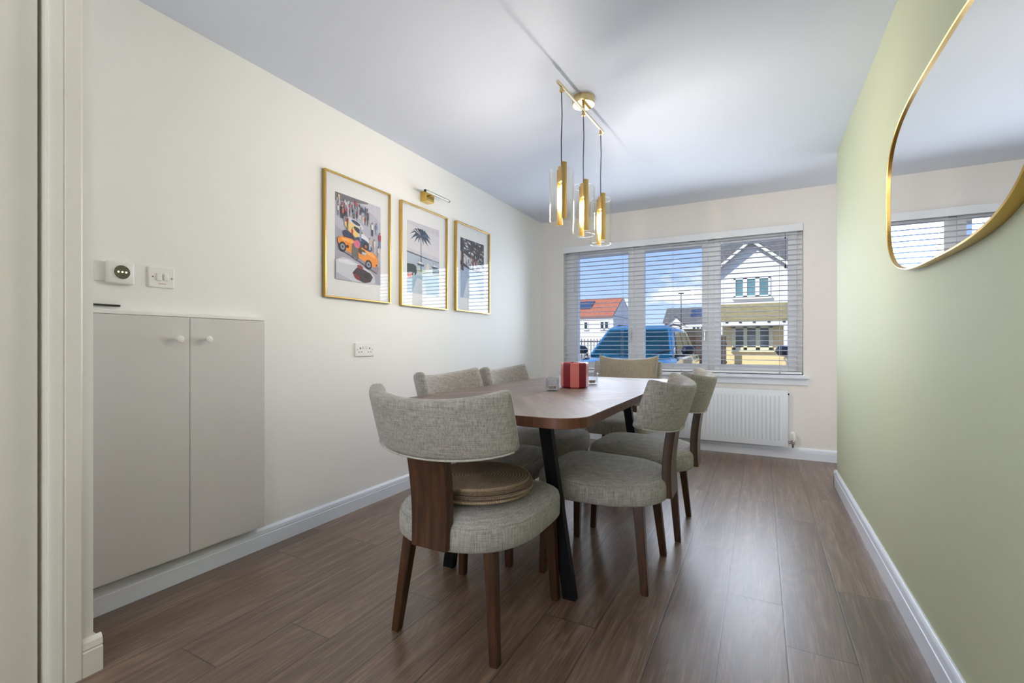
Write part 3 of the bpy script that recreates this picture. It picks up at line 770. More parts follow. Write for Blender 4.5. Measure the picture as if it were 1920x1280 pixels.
def wood(name, c0, c1, c2, rough=0.35, axis='z', scale=1.0):
    m, nt, b = new_mat(name)
    co = objco(nt)
    s = {'z': (46, 46, 3.2), 'x': (3.2, 46, 46), 'y': (46, 3.2, 46)}[axis]
    g = nt.noise(nt.mapping(co, tuple(v*scale for v in s)), 1.0, 4, 0.6, 0.6)
    f = nt.noise(nt.mapping(co, tuple(v*scale*5 for v in s)), 1.0, 3, 0.6)
    g = nt.math('ADD', nt.math('MULTIPLY', g, 0.7), nt.math('MULTIPLY', f, 0.3))
    nt.link(nt.ramp(g, [(0.3, c0), (0.5, c1), (0.72, c2)]), b.inputs['Base Color'])
    b.inputs['Roughness'].default_value = rough
    bump(nt, b, f, 0.08, 0.001)
    return m
walnut_m = wood('walnut_stain', srgb(40, 24, 14), srgb(68, 42, 25), srgb(92, 60, 37))

# ------------------------------------------------------------------ dining chair (local +y is the front)
def d_outline(a, bf, bb, N=64, nf=4.6, nb=2.35, inset=0.0):
    pts = []
    for i in range(N):
        t = 2*PI*i/N
        n = nf if math.sin(t) >= 0 else nb
        b = bf if math.sin(t) >= 0 else bb
        pts.append(((a-inset)*math.copysign(abs(math.cos(t))**(2/n), math.cos(t)), (b-inset)*math.copysign(abs(math.sin(t))**(2/n), math.sin(t))))
    return pts

def make_chair():
    t = thing('dining_chair', '-', 'chair', (0, 0, 0), 0, 'oatmeal linen dining chairs around the table')
    # upholstered seat: drum side, rolled edge, domed top
    bm = BM()
    A, F_, B_ = 0.267, 0.268, 0.292
    rings = []
    for ins, z in ((0.030, 0.352), (0.008, 0.352), (0.001, 0.360), (0.0, 0.385), (0.0, 0.412), (0.003, 0.426), (0.012, 0.4395), (0.026, 0.449), (0.048, 0.457), (0.085, 0.466), (0.13, 0.474), (0.18, 0.480), (0.23, 0.483)):
        fade = min(1.0, ins/0.23)
        rings.append([(x, y, z+(0.012*(y/F_) if y > 0 and ins < 0.06 else 0.0)*(1.0-fade) if z > 0.40 else z) for x, y in d_outline(A, F_, B_, inset=ins)])
    ring_loft(bm, rings)
    obj('seat', bm, linen_m, t, 60)
    bm = BM()    # boxing seam along the rolled edge of the seat
    pts = [Vector((x, y, 0.4305+(0.011*y/F_ if y > 0 else 0))) for x, y in d_outline(A, F_, B_, N=96, inset=0.0055)]
    tube(bm, pts+[pts[0]], 0.0024, 6, cap=False)
    obj('seam_piping', bm, linen_m, t, True)
    # wrapped backrest: a curved band whose ends rise and come forward
    bm = BM(); rings = []; edge = []
    us = [-1.0, -0.997, -0.985, -0.96]+[-0.92+1.84*i/24 for i in range(25)]+[0.96, 0.985, 0.997, 1.0]
    for u in us:
        s = abs(u)
        x = 0.268*math.sin(u*1.22)/math.sin(1.22)
        yc = -0.338+0.118*s**2.1
        zt = 0.848+0.036*s**1.8
        zb = 0.652+0.034*s**2
        th = 0.036-0.010*s**2
        k = 1.0 if s < 0.90 else math.sqrt(max(0.0, 1-((s-0.90)/0.10)**2))*0.75+0.25*(1-((s-0.9)/0.1)**4)
        th *= max(k, 0.05); sh = (1-k)*0.012
        zt -= sh; zb += sh
        # direction of the band in plan
        dx = 0.268*1.22*math.cos(u*1.22)/math.sin(1.22); dy = 0.118*2.1*s**1.1*(1 if u > 0 else -1)
        L = math.hypot(dx, dy); nx, ny = dy/L, -dx/L          # outward (rear) normal
        zm, hh = (zt+zb)/2, (zt-zb)/2
        ring = []
        for i in range(20):
            a = 2*PI*i/20
            ca, sa = math.cos(a), math.sin(a)
            p = math.copysign(abs(ca)**0.55, ca)*th; q = math.copysign(abs(sa)**0.28, sa)*hh
            lean = -0.030*(q/hh)
            ring.append((x+nx*p, yc+ny*p+lean, zm+q))
        rings.append(ring)
    ring_loft(bm, rings)
    obj('backrest', bm, linen_m, t, 70)
    bm = BM()   # piping along the lower rear edge of the backrest
    pts = []
    for u in [-0.9+1.8*i/30 for i in range(31)]:
        s = abs(u); x = 0.268*math.sin(u*1.22)/math.sin(1.22); yc = -0.338+0.118*s**2.1
        dx = 0.268*1.22*math.cos(u*1.22)/math.sin(1.22); dy = 0.118*2.1*s**1.1*(1 if u > 0 else -1); L = math.hypot(dx, dy)
        th = (0.036-0.010*s**2)*0.90; pts.append((x+dy/L*th, yc-dx/L*th+0.027, 0.657+0.034*s**2))
    tube(bm, pts, 0.0034, 8); obj('back_piping', bm, pipe_m, t, True)
    # curved wooden splat joining seat and back
    bm = BM(); rings = []
    for i in range(13):
        f = i/12; z = 0.362+f*(0.680-0.362)
        w = 0.0705+0.007*f
        y = -0.297+0.010*math.sin(f*PI)-0.020*f**1.4
        th = 0.034
        rings.append([(-w, y-0.006, z), (-w+0.004, y-0.012, z), (w-0.004, y-0.012, z), (w, y-0.006, z), (w, y+th-0.012, z), (w-0.004, y+th-0.008, z), (-w+0.004, y+th-0.008, z), (-w, y+th-0.012, z)])
    ring_loft(bm, rings)
    obj('splat', bm, walnut_m, t, 40)
    # four tapered legs
    for sx, sy in ((-1, -1), (1, -1), (-1, 1), (1, 1)):
        if sy < 0: top = (0.165*sx, -0.190); bot = (0.203*sx, -0.226)
        else: top = (0.203*sx, 0.208); bot = (0.222*sx, 0.222)
        bm = BM(); rings = []
        for f, half in ((0.0, 0.0135), (0.004/0.36, 0.0150), (1.0, 0.0205)):
            cx = bot[0]+(top[0]-bot[0])*f; cy = bot[1]+(top[1]-bot[1])*f; c = 0.003
            h = half
            rings.append([(cx+a, cy+b, f*0.36) for a, b in ((-h+c, -h), (h-c, -h), (h, -h+c), (h, h-c), (h-c, h), (-h+c, h), (-h, h-c), (-h, -h+c))])
        ring_loft(bm, rings)
        obj('leg', bm, walnut_m, t, 30)
    return t

chair0 = make_chair()
CH = [(-0.945, 1.510, 0.0, 'oatmeal linen dining chair carrying the stack of woven placemats'),
      (-1.243, 2.115, -90.0, 'oatmeal linen dining chair on the picture wall side, next to the chair holding placemats'),
      (-1.233, 2.735, -90.0, 'oatmeal linen dining chair on the picture wall side, next to the chair holding the cushion'),
      (-0.640, 2.137, 90.0, 'oatmeal linen dining chair on the green wall side, next to the chair holding placemats'),
      (-0.603, 2.745, 90.0, 'oatmeal linen dining chair with its back in front of the radiator'),
      (-0.980, 3.635, 180.0, 'oatmeal linen dining chair under the window with a cushion on it')]
for i, (x, y, a, lab) in enumerate(CH):
    c = chair0 if i == 0 else copy_tree(chair0)
    c.location = (x, y, 0); c.rotation_euler = (0, 0, math.radians(a)); c['label'] = lab

# ------------------------------------------------------------------ dining table
TX0, TX1, TY0, TY1, TZ = -1.425, -0.512, 1.420, 3.405, 0.775
TC = ((TX0+TX1)/2, (TY0+TY1)/2)
tb = thing('dining_table', 'walnut veneered dining table with rounded corners and slanted black legs', 'table', (TC[0], TC[1], 0))
def top_mat():
    m, nt, b = new_mat('walnut_veneer')
    co = objco(nt)
    sp = nt.add('ShaderNodeSeparateXYZ'); nt.link(co, sp.inputs[0])
    ang = nt.math('ARCTAN2', nt.math('MULTIPLY', sp.outputs[1], 0.62), sp.outputs[0])
    sec = nt.math('FLOOR', nt.math('MULTIPLY', nt.math('ADD', ang, PI), 8/(2*PI)))
    mid = nt.math('MULTIPLY_ADD', nt.math('MODULO', sec, 2.0), PI*0.38, PI*0.31)
    mid = nt.math('MULTIPLY', mid, nt.math('SIGN', nt.math('MULTIPLY', sp.outputs[0], sp.outputs[1])))
    ca, sa = nt.math('COSINE', mid), nt.math('SINE', mid)
    u = nt.math('ADD', nt.math('MULTIPLY', sp.outputs[0], ca), nt.math('MULTIPLY', sp.outputs[1], sa))
    v = nt.math('SUBTRACT', nt.math('MULTIPLY', sp.outputs[1], ca), nt.math('MULTIPLY', sp.outputs[0], sa))
    cb = nt.add('ShaderNodeCombineXYZ')
    nt.link(nt.math('MULTIPLY', u, 1.6), cb.inputs[0]); nt.link(nt.math('MULTIPLY', v, 15.0), cb.inputs[1]); nt.link(nt.math('MULTIPLY', sec, 3.7), cb.inputs[2])
    g = nt.noise(cb.outputs[0], 1.0, 4, 0.55, 0.3)
    cb2 = nt.add('ShaderNodeCombineXYZ')
    nt.link(nt.math('MULTIPLY', u, 9.0), cb2.inputs[0]); nt.link(nt.math('MULTIPLY', v, 150.0), cb2.inputs[1]); nt.link(sec, cb2.inputs[2])
    f = nt.noise(cb2.outputs[0], 1.0, 3, 0.6)
    h = nt.math('ADD', nt.math('MULTIPLY', g, 0.72), nt.math('MULTIPLY', f, 0.28))
    wn = nt.add('ShaderNodeTexWhiteNoise', noise_dimensions='1D'); nt.link(sec, wn.inputs['W'])
    h = nt.math('ADD', h, nt.math('MULTIPLY_ADD', wn.outputs['Value'], 0.14, -0.07))
    nt.link(nt.ramp(h, [(0.30, srgb(62, 44, 34)), (0.5, srgb(96, 72, 58)), (0.70, srgb(132, 104, 88))]), b.inputs['Base Color'])
    b.inputs['Roughness'].default_value = 0.52
    b.inputs['Specular IOR Level'].default_value = 1.0
    b.inputs['Coat Weight'].default_value = 0.3
    b.inputs['Coat Roughness'].default_value = 0.55
    bump(nt, b, f, 0.03, 0.0006)
    return m
def rrect(hx, hy, r, n=10, bow=0.0):
    pts = []
    for cx, cy, a0 in ((hx-r, hy-r, 0), (-hx+r, hy-r, 90), (-hx+r, -hy+r, 180), (hx-r, -hy+r, 270)):
        for i in range(n+1):
            a = math.radians(a0+90*i/n); pts.append((cx+r*math.cos(a), cy+r*math.sin(a)))
    return pts
bm = BM()
hx, hy = (TX1-TX0)/2, (TY1-TY0)/2
ring_loft(bm, [[(x, y, TZ-d) for x, y in rrect(hx-i, hy-i, 0.11-i)] for d, i in ((0.036, 0.002), (0.0345, 0.0), (0.0015, 0.0), (0.0, 0.0015))])
for f in bm.faces:
    if len(f.verts) == 4: f.material_index = 1
edge_m = wood('walnut_edge', srgb(64, 35, 20), srgb(92, 53, 31), srgb(116, 70, 43), 0.4, 'z', 0.6)
obj('tabletop', bm, [top_mat(), edge_m], tb, 30)
leg_m = plain('black_steel', srgb(10, 10, 12), 0.5, 0.0, spec=0.2, var=0.06)
for sy in (-1, 1):
    for sx in (-1, 1):
        bm = BM(); yc = sy*(hy-0.347)
        rings = []
        for f in (0, 1):
            z = f*(TZ-0.040); xc = sx*(0.295-0.115*f)+(0.028 if True else 0)*0; h = 0.026; d = 0.0165
            rings.append([(xc-h, yc-d, z), (xc+h, yc-d, z), (xc+h, yc+d, z), (xc-h, yc+d, z)])
        ring_loft(bm, rings); obj('leg', bm, leg_m, tb)
    bm = BM(); bbox(bm, (-0.22, sy*(hy-0.347)-0.03, TZ-0.045), (0.22, sy*(hy-0.347)+0.03, TZ-0.036), 0.001); obj('leg_bracket', bm, leg_m, tb)

# ------------------------------------------------------------------ things on the table
jar_dark = plain('dark_red_glaze', srgb(132, 20, 40), 0.16, var=0.06, coat=0.3)
jar_pink = plain('pink_glaze', srgb(224, 112, 108), 0.16, var=0.05, coat=0.3)
wax_m = plain('candle_wax', srgb(220, 200, 190), 0.6)
JX, JY = -0.928, 2.502
jar = thing('candle_jar', 'red and pink striped faceted candle jar standing on the table', 'candle', (JX, JY, TZ), 0)
bm = BM(); R_, Hh, N10 = 0.0775, 0.141, 10
a_off = math.atan2(-JY, -JX)-1.5*2*PI/N10
prof = [(0.070, 0.0), (0.0775, 0.008), (0.0775, 0.134), (0.0745, 0.141), (0.068, 0.141), (0.066, 0.110)]
R_rings = [[(r*math.cos(a_off+2*PI*i/N10), r*math.sin(a_off+2*PI*i/N10), z) for i in range(N10)] for r, z in prof]
rv = ring_loft(bm, R_rings, True, False)
bm.verts.ensure_lookup_table()
for f in bm.faces:
    if len(f.verts) == 4:
        c = f.calc_center_median(); k = int(math.floor(((math.atan2(c.y, c.x)-a_off) % (2*PI))/(2*PI/N10)))
        f.material_index = k % 2
jo = obj('jar', bm, [jar_dark, jar_pink], jar)
bm = BM(); lathe(bm, [(0.0, 0.108), (0.064, 0.108), (0.064, 0.112), (0.0, 0.112)], 20); obj('wax', bm, wax_m, jar)
rib_glass = clear_glass('ribbed_glass', (0.93, 0.95, 0.97, 1), 1.5, 1.0, 0.06, 0.03)
def tealight(x, y, label):
    t = thing('tealight_holder', label, 'candle holder', (x, y, TZ), 0, 'ribbed glass tealight holders')
    bm = BM(); n = 96
    def ring(r, z, rib): return [((r+rib*math.cos(i*PI/2)*1.0)*math.cos(2*PI*i/n), (r+rib*math.cos(i*PI/2))*math.sin(2*PI*i/n), z) for i in range(n)]
    ring_loft(bm, [ring(0.030, 0.0, 0), ring(0.034, 0.003, 0), ring(0.0345, 0.010, 0.0006), ring(0.0345, 0.060, 0.0009), ring(0.0345, 0.068, 0.0), ring(0.0330, 0.070, 0.0), ring(0.0310, 0.068, 0), ring(0.0310, 0.012, 0), ring(0.024, 0.010, 0)])
    obj('glass', bm, rib_glass, t, True)
    bm = BM(); lathe(bm, [(0.0, 0.0105), (0.019, 0.0105), (0.0195, 0.026), (0.018, 0.025), (0.0, 0.0245)], 24); w = obj('tealight', bm, wax_m, t, 40)
    bm = BM(); tube(bm, [(0, 0, 0.024), (0.001, 0, 0.033)], 0.0009, 6); obj('wick', bm, M['black'], w)
    return t
tealight(-0.967, 2.272, 'clear ribbed glass tealight holder standing in front of the red candle jar')
tealight(-0.902, 2.735, 'clear ribbed glass tealight holder partly hidden behind the red candle jar')

# ------------------------------------------------------------------ placemats on the near chair
def mat_fibre():
    m, nt, b = new_mat('woven_jute')
    co = objco(nt); sp = nt.add('ShaderNodeSeparateXYZ'); nt.link(co, sp.inputs[0])
    r = nt.math('SQRT', nt.math('ADD', nt.math('MULTIPLY', sp.outputs[0], sp.outputs[0]), nt.math('MULTIPLY', sp.outputs[1], sp.outputs[1])))
    a = nt.math('ARCTAN2', sp.outputs[1], sp.outputs[0])
    coil = nt.math('MULTIPLY', nt.math('ADD', r, nt.math('MULTIPLY', a, 0.0115/(2*PI))), 1/0.0115)
    fr = nt.math('FRACT', coil)
    ridge = nt.math('SINE', nt.math('MULTIPLY', fr, PI))
    braid = nt.math('SINE', nt.math('ADD', nt.math('MULTIPLY', nt.math('MULTIPLY', a, r), 900.0), nt.math('MULTIPLY', fr, 6.0)))
    n_ = nt.noise(co, 240, 3, 0.6); n2 = nt.noise(co, 40, 2)
    h = nt.math('ADD', nt.math('MULTIPLY', ridge, 0.7), nt.math('MULTIPLY', braid, 0.16)); 
    g = nt.math('ADD', nt.math('MULTIPLY', h, 0.45), nt.math('ADD', nt.math('MULTIPLY', n_, 0.35), nt.math('MULTIPLY', n2, 0.15)))
    nt.link(nt.ramp(g, [(0.2, srgb(88, 72, 58)), (0.5, srgb(152, 130, 106)), (0.8, srgb(202, 182, 154))]), b.inputs['Base Color'])
    b.inputs['Roughness'].default_value = 0.9
    bump(nt, b, nt.math('ADD', h, nt.math('MULTIPLY', n_, 0.4)), 0.9, 0.004)
    return m
jute = mat_fibre()
pm0 = None
for k, lab in enumerate(('round woven jute placemat at the bottom of the stack on the chair', 'round woven jute placemat, second from the bottom of the stack',
                         'round woven jute placemat, second from the top of the stack', 'round woven jute placemat on top of the stack on the chair')):
    if pm0 is None:
        bm = BM(); R0, T0 = 0.190, 0.0135
        prof = [(0.0, 0.0), (R0-0.006, 0.0), (R0-0.0015, 0.002), (R0, 0.0055), (R0, 0.008), (R0-0.002, 0.0118), (R0-0.006, T0)]
        r = R0-0.0115
        while r > 0.012: prof += [(r+0.0028, T0-0.0022), (r, T0-0.0002)]; r -= 0.0115
        prof += [(0.0, T0-0.0006)]
        lathe(bm, prof, 72)
        pm0 = obj('placemat', bm, jute, None, 60); o = pm0
    else:
        o = pm0.copy(); COL.objects.link(o)
    o.location = (-0.918+0.004*((k*5) % 3-1), 1.483+0.005*((k*7) % 3-1), 0.4835+k*0.0138)
    o.rotation_euler = (0, 0, k*1.3)
    tag(o, lab, 'placemat', 'woven placemats stacked on the chair')

# ------------------------------------------------------------------ cushion on the far chair
cu = thing('cushion', 'oblong beige linen cushion propped on the chair under the window', 'cushion', (-0.955, 3.790, 0.722), 0)
bm = BM(); nx_, nz_ = 28, 20; W_, H_ = 0.246, 0.205
def cpt(i, j, side):
    u, v = -1+2*i/nx_, -1+2*j/nz_
    e = (1-abs(u)**2.4)*(1-abs(v)**2.4)
    pinch_x = 1-0.06*(1-v*v)*abs(u)**3; pinch_z = 1-0.13*(1-u*u)*abs(v)**3*(1.0 if v > 0 else 0.4)
    th = 0.058*e**0.42
    th += 0.006*math.sin(u*5+v*3)*e
    return (u*W_*pinch_x, side*th, v*H_*pinch_z+0.012*abs(u)**6*(1 if v > 0.5 else 0))
G = {}
for side in (1, -1):
    for i in range(nx_+1):
        for j in range(nz_+1):
            ed = i in (0, nx_) or j in (0, nz_)
            key = (i, j, 0 if ed else side)
            if key not in G: G[key] = bm.verts.new(cpt(i, j, side))
for side in (1, -1):
    for i in range(nx_):
        for j in range(nz_):
            q = [G[(a, b, 0 if (a in (0, nx_) or b in (0, nz_)) else side)] for a, b in ((i, j), (i+1, j), (i+1, j+1), (i, j+1))]
            try: bm.faces.new(q)
            except ValueError: pass
cb_ = obj('cover', bm, cush_m, cu, True)
cb_.rotation_euler = (math.radians(-9), 0, 0)

# ================================================================== outside
M['ground'] = plain('monoblock_drive', srgb(150, 142, 136), 0.85, var=0.1, vscale=3)
bm = BM(); bbox(bm, (-160, YW+0.3, GZ-0.3), (160, 200, GZ)); struct('ground', bm, M['ground'])
M['asphalt'] = plain('asphalt', srgb(108, 108, 112), 0.9, var=0.1, vscale=4)
cF, cR = Vector((-math.sin(YAW), math.cos(YAW), 0)), Vector((math.cos(YAW), math.sin(YAW), 0))
def at(px, F, z=0.0):
    """ground point seen at picture column px at depth F along the viewing direction"""
    p = cF*F+cR*((px-960)/877.44*F)
    return Vector((p.x, p.y, z))
bm = BM(); bbox(bm, (-60, -3.2, 0), (60, 3.2, 0.02)); rd = struct('road', bm, M['asphalt']); rd.location = at(1250, 20.5, GZ); rd.rotation_euler = (0, 0, YAW)

def tile_mat(name, c0, c1):
    m, nt, b = new_mat(name); co = objco(nt)
    br = nt.add('ShaderNodeTexBrick'); br.inputs['Scale'].default_value = 3.0; br.inputs['Color1'].default_value = c0; br.inputs['Color2'].default_value = c1
    br.inputs['Mortar'].default_value = tuple(v*0.5 for v in c0[:3])+(1,); br.inputs['Mortar Size'].default_value = 0.02
    nt.link(nt.mapping(co, (1, 1, 1), (math.radians(90), 0, 0)), br.inputs['Vector']); nt.link(br.outputs[0], b.inputs['Base Color']); b.inputs['Roughness'].default_value = 0.8
    return m
render_w = plain('white_render', srgb(232, 230, 226), 0.85, var=0.02)
brick_y = tile_mat('buff_stone', srgb(246, 222, 166), srgb(236, 206, 144)); red_tile = tile_mat('red_roof_tile', srgb(192, 118, 88), srgb(172, 100, 74))
grey_tile = tile_mat('grey_roof_tile', srgb(112, 110, 106), srgb(96, 94, 92)); solar_m = plain('solar_panel', srgb(58, 70, 96), 0.15, var=0.1)
win_glass = plain('house_window_glass', srgb(40, 60, 64), 0.08, var=0.25, vscale=0.8); teal_glass = plain('house_window_sky', srgb(96, 136, 144), 0.08, var=0.25, vscale=0.8)
win_frame = plain('house_window_frame', srgb(238, 238, 234), 0.4); cream_frame = plain('cream_window_frame', srgb(226, 220, 178), 0.4)
dark_trim = plain('dark_trim', srgb(60, 58, 54), 0.6); fascia_m = plain('pale_fascia', srgb(224, 222, 210), 0.6)

def gable_roof(bm, x0, x1, y0, y1, ze, zr, over=0.25, th=0.16, along='x'):
    """two slabs; ridge along x or y"""
    if along == 'x':
        ym = (y0+y1)/2
        for s, ya in ((1, y0-over), (-1, y1+over)):
            k = (zr-ze)/(ym-y0) * over
            prism(bm, [(ya, ze-k), (ym, zr), (ym, zr+th), (ya, ze-k+th)], x0-over, x1+over, 'x')
    else:
        xm = (x0+x1)/2
        for xa in (x0-over, x1+over):
            k = (zr-ze)/(xm-x0) * over
            prism(bm, [(xa, ze-k), (xm, zr), (xm, zr+th), (xa, ze-k+th)], y0-over, y1, 'y')
def house_window(parent, xs, y, z0, z1, frame_m, glass_m, fw=0.09):
    x0, x1 = xs[0][0]-fw*1.3, xs[-1][1]+fw*1.3
    bm = BM(); cur = x0
    for a, b in xs+[(x1, None)]:
        bbox(bm, (cur, y-0.07, z0-fw), (a, y+0.05, z1+fw)); cur = b
    bbox(bm, (x0, y-0.07, z0-fw), (x1, y+0.05, z0)); bbox(bm, (x0, y-0.07, z1), (x1, y+0.05, z1+fw)); bbox(bm, (x0-0.08, y-0.16, z0-fw-0.12), (x1+0.08, y+0.02, z0-fw))
    w = obj('window', bm, frame_m, parent)
    bm = BM()
    for a, b in xs: bbox(bm, (a-0.01, y-0.02, z0-0.01), (b+0.01, y+0.02, z1+0.01))
    obj('pane', bm, glass_m, w)

# --- white and stone house across the street (local x along the front, y into the depth, front at y=0)
FD = 29.0; K = FD/877.44
def lx(px, px0): return (px-px0)*K/1.122
def lz(v): return 1.0174+(645.57-v)*K-GZ
hA = thing('house', 'house with white gable and yellow stone ground floor across the street', 'house', at(1408, FD, GZ), 0)
px0 = 1408
gx0, gx1 = lx(1333, px0), lx(1487, px0)
zE, zA = lz(508), lz(452)
bm = BM()
prism(bm, [(gx0, lz(578)), (gx1, lz(578)), (gx1, zE), (0, zA), (gx0, zE)], 0.0, 4.0, 'y')
bbox(bm, (lx(1322, px0), 1.2, lz(578)), (lx(1640, px0), 8.5, lz(505)))
obj('rendered_wall', bm, render_w, hA)
bm = BM(); bbox(bm, (gx0+0.1, 0.02, 0), (gx1-0.05, 4.0, lz(578))); bbox(bm, (lx(1322, px0), 1.2, 0), (lx(1640, px0), 8.5, lz(578)))
obj('stone_wall', bm, brick_y, hA)
bm = BM(); gable_roof(bm, gx0, gx1, 0.0, 4.6, zE, zA, 0.42, 0.14, 'y'); ry0, ry1 = 1.2, 8.5
gable_roof(bm, lx(1322, px0), lx(1640, px0), ry0, ry1, lz(505), lz(424), 0.3, 0.16, 'x'); obj('roof', bm, grey_tile, hA)
bm = BM()
for s in (-1, 1):
    xe = gx0-0.42 if s < 0 else gx1+0.42
    k = (zA-zE)/(0-gx0)*0.42
    prism(bm, [(xe, zE-k-0.14), (0, zA-0.14), (0, zA+0.06), (xe, zE-k+0.06)], -0.47, -0.42, 'y')
obj('bargeboard', bm, fascia_m, hA)
bm = BM(); prism(bm, [(-1.25, lz(604)), (0.02, lz(572)), (0.02, lz(572)+0.15), (-1.25, lz(604)+0.15)], gx0-0.2, gx1+0.3, 'x'); obj('porch_roof', bm, tile_mat('olive_roof_tile', srgb(150, 138, 96), srgb(128, 118, 84)), hA)
bm = BM(); bbox(bm, (gx0-0.2, -1.32, lz(611)), (gx1+0.3, -1.24, lz(604.5))); bbox(bm, (gx0-0.2, -0.05, lz(581)), (gx1+0.3, 0.05, lz(572)+0.2)); obj('fascia', bm, fascia_m, hA)
for q in (1362, 1387, 1412, 1438, 1464): box_obj('gutter_bracket', (lx(q, px0), -1.36, lz(606.5)), (lx(q, px0)+0.14, -1.28, lz(604)), dark_trim, hA)
for q in (1352, 1470): box_obj('porch_post', (lx(q, px0)-0.12, -1.3, 0), (lx(q, px0)+0.12, -1.06, lz(610)), fascia_m, hA)
house_window(hA, [(lx(1379, px0), lx(1393, px0)), (lx(1401, px0), lx(1416, px0)), (lx(1424, px0), lx(1440, px0))], 0.0, lz(554), lz(523), win_frame, teal_glass)
house_window(hA, [(lx(1379, px0), lx(1394, px0)), (lx(1401, px0), lx(1417, px0)), (lx(1425, px0), lx(1441, px0))], 0.0, lz(651), lz(615), cream_frame, win_glass, 0.16)

# --- white house with the red roof
FB = 56.0
hB = thing('house', 'white house with red tiled roof and solar panels far behind the car', 'house', at(1150, FB, GZ), 0)
W2, EB, RB = 9.2, 4.69, 7.15
bm = BM(); bbox(bm, (-13, 0, 0), (0, W2, EB)); prism(bm, [(0, EB-0.05), (W2, EB-0.05), (W2/2, RB)], -0.12, 0.0, 'x'); obj('wall', bm, render_w, hB)
bm = BM(); gable_roof(bm, -13, -0.25, 0, W2, EB, RB, 0.25, 0.14, 'x'); obj('roof', bm, red_tile, hB)
bm = BM(); sl = (RB-EB)/(W2/2)
prism(bm, [(1.6, EB+1.6*sl+0.17), (3.6, EB+3.6*sl+0.17), (3.6, EB+3.6*sl+0.25), (1.6, EB+1.6*sl+0.25)], -9.5, -3.4, 'x'); obj('solar_panel', bm, solar_m, hB)
for xa in (-3.6, -1.55, -1.0):
    house_window(hB, [(xa, xa+0.36)], 0.0, 3.15, 3.95, win_frame, win_glass, 0.05)
# --- grey-roofed house
FC = 74.0
hC = thing('house', 'distant white house with grey roof and a small white dormer gable', 'house', at(1290, FC, GZ), 0)
bm = BM(); bbox(bm, (-3.6, 0, 0), (7, 8, 4.75)); prism(bm, [(-3.1, 4.5), (-0.7, 4.5), (-1.9, 5.65)], -0.3, 2.5, 'y'); obj('wall', bm, render_w, hC)
bm = BM(); gable_roof(bm, -3.6, 7, 0, 8, 4.75, 7.2, 0.25, 0.16, 'x'); gable_roof(bm, -3.1, -0.7, -0.3, 2.4, 4.5, 5.65, 0.25, 0.1, 'y'); obj('roof', bm, grey_tile, hC)
bm = BM(); sl = 2.45/4.0
prism(bm, [(1.2, 4.75+1.2*sl+0.18), (3.2, 4.75+3.2*sl+0.18), (3.2, 4.75+3.2*sl+0.26), (1.2, 4.75+1.2*sl+0.26)], 0.2, 5.5, 'x'); obj('solar_panel', bm, solar_m, hC)
for xa in (0.7, 1.3, 1.9): house_window(hC, [(xa, xa+0.40)], 0.0, 3.2, 4.0, win_frame, win_glass, 0.05)
# low distant terrace between the car roof and the sky
hD = thing('house', 'low pale terrace with brown roof glimpsed beyond the blue car', 'house', at(1222, 95, GZ), 0)
bm = BM(); bbox(bm, (-7, 0, 0), (7, 7, 2.9)); obj('wall', bm, render_w, hD)
bm = BM(); gable_roof(bm, -7, 7, 0, 7, 2.9, 4.4, 0.3, 0.2, 'x'); obj('roof', bm, tile_mat('brown_roof_tile', srgb(176, 140, 112), srgb(150, 116, 96)), hD)
# garage with an olive roof by the fence
gr = thing('garage', 'low stone garage with a flat dark roof beside the far fence', 'garage', at(1303, 24.5, GZ), 0)
bm = BM(); bbox(bm, (-0.9, 0, 0), (0.75, 3, 1.6)); obj('wall', bm, brick_y, gr)
bm = BM(); bbox(bm, (-1.0, -0.25, 1.6), (0.85, 3.2, 1.88)); bbox(bm, (-0.7, 0.1, 1.88), (0.8, 3.0, 2.06)); obj('flat_roof', bm, plain('dark_olive_roof', srgb(74, 68, 52), 0.8), gr)
# fences
rail_m = plain('dark_railing', srgb(64, 60, 56), 0.6)
fe = thing('railing_fence', 'dark upright railing fence behind the bonnet of the blue car', 'fence', at(1105, 22, GZ), YAW)
bm = BM()
for z in (0.25, 1.35): bbox(bm, (-2.6, -0.02, z), (2.6, 0.02, z+0.06))
obj('rail', bm, rail_m, fe)
bm = BM()
for i in range(36): x = -2.55+i*0.145; bbox(bm, (x, -0.012, 0.0), (x+0.03, 0.012, 1.5))
obj('bars', bm, rail_m, fe)
ff = thing('timber_fence', 'brown timber board fence to the rear of the blue car', 'fence', at(1310, 21, GZ), YAW)
bm = BM()
for i in range(20): x = -1.25+i*0.125; bbox(bm, (x, 0, 0), (x+0.115, 0.03, 1.62+0.02*((i*3) % 4)))
obj('boards', bm, plain('brown_fence_board', srgb(92, 72, 52), 0.8, var=0.15), ff)
bm = BM()
for z in (0.4, 1.2): bbox(bm, (-1.25, -0.05, z), (1.25, 0, z+0.09))
obj('rail', bm, plain('fence_rail', srgb(80, 62, 46), 0.8), ff)
lp = thing('lamp_post', 'slim grey street lamp post rising above the distant grey roof', 'lamp post', at(1277, 52, GZ), YAW)
bm = BM(); lathe(bm, [(0.10, 0), (0.09, 1.0), (0.05, 1.1), (0.038, 6.9)], 12); obj('pole', bm, rail_m, lp, 40)
bm = BM(); bbox(bm, (-0.28, -0.12, 6.85), (0.28, 0.12, 6.98), 0.04); obj('lamp_head', bm, rail_m, lp)

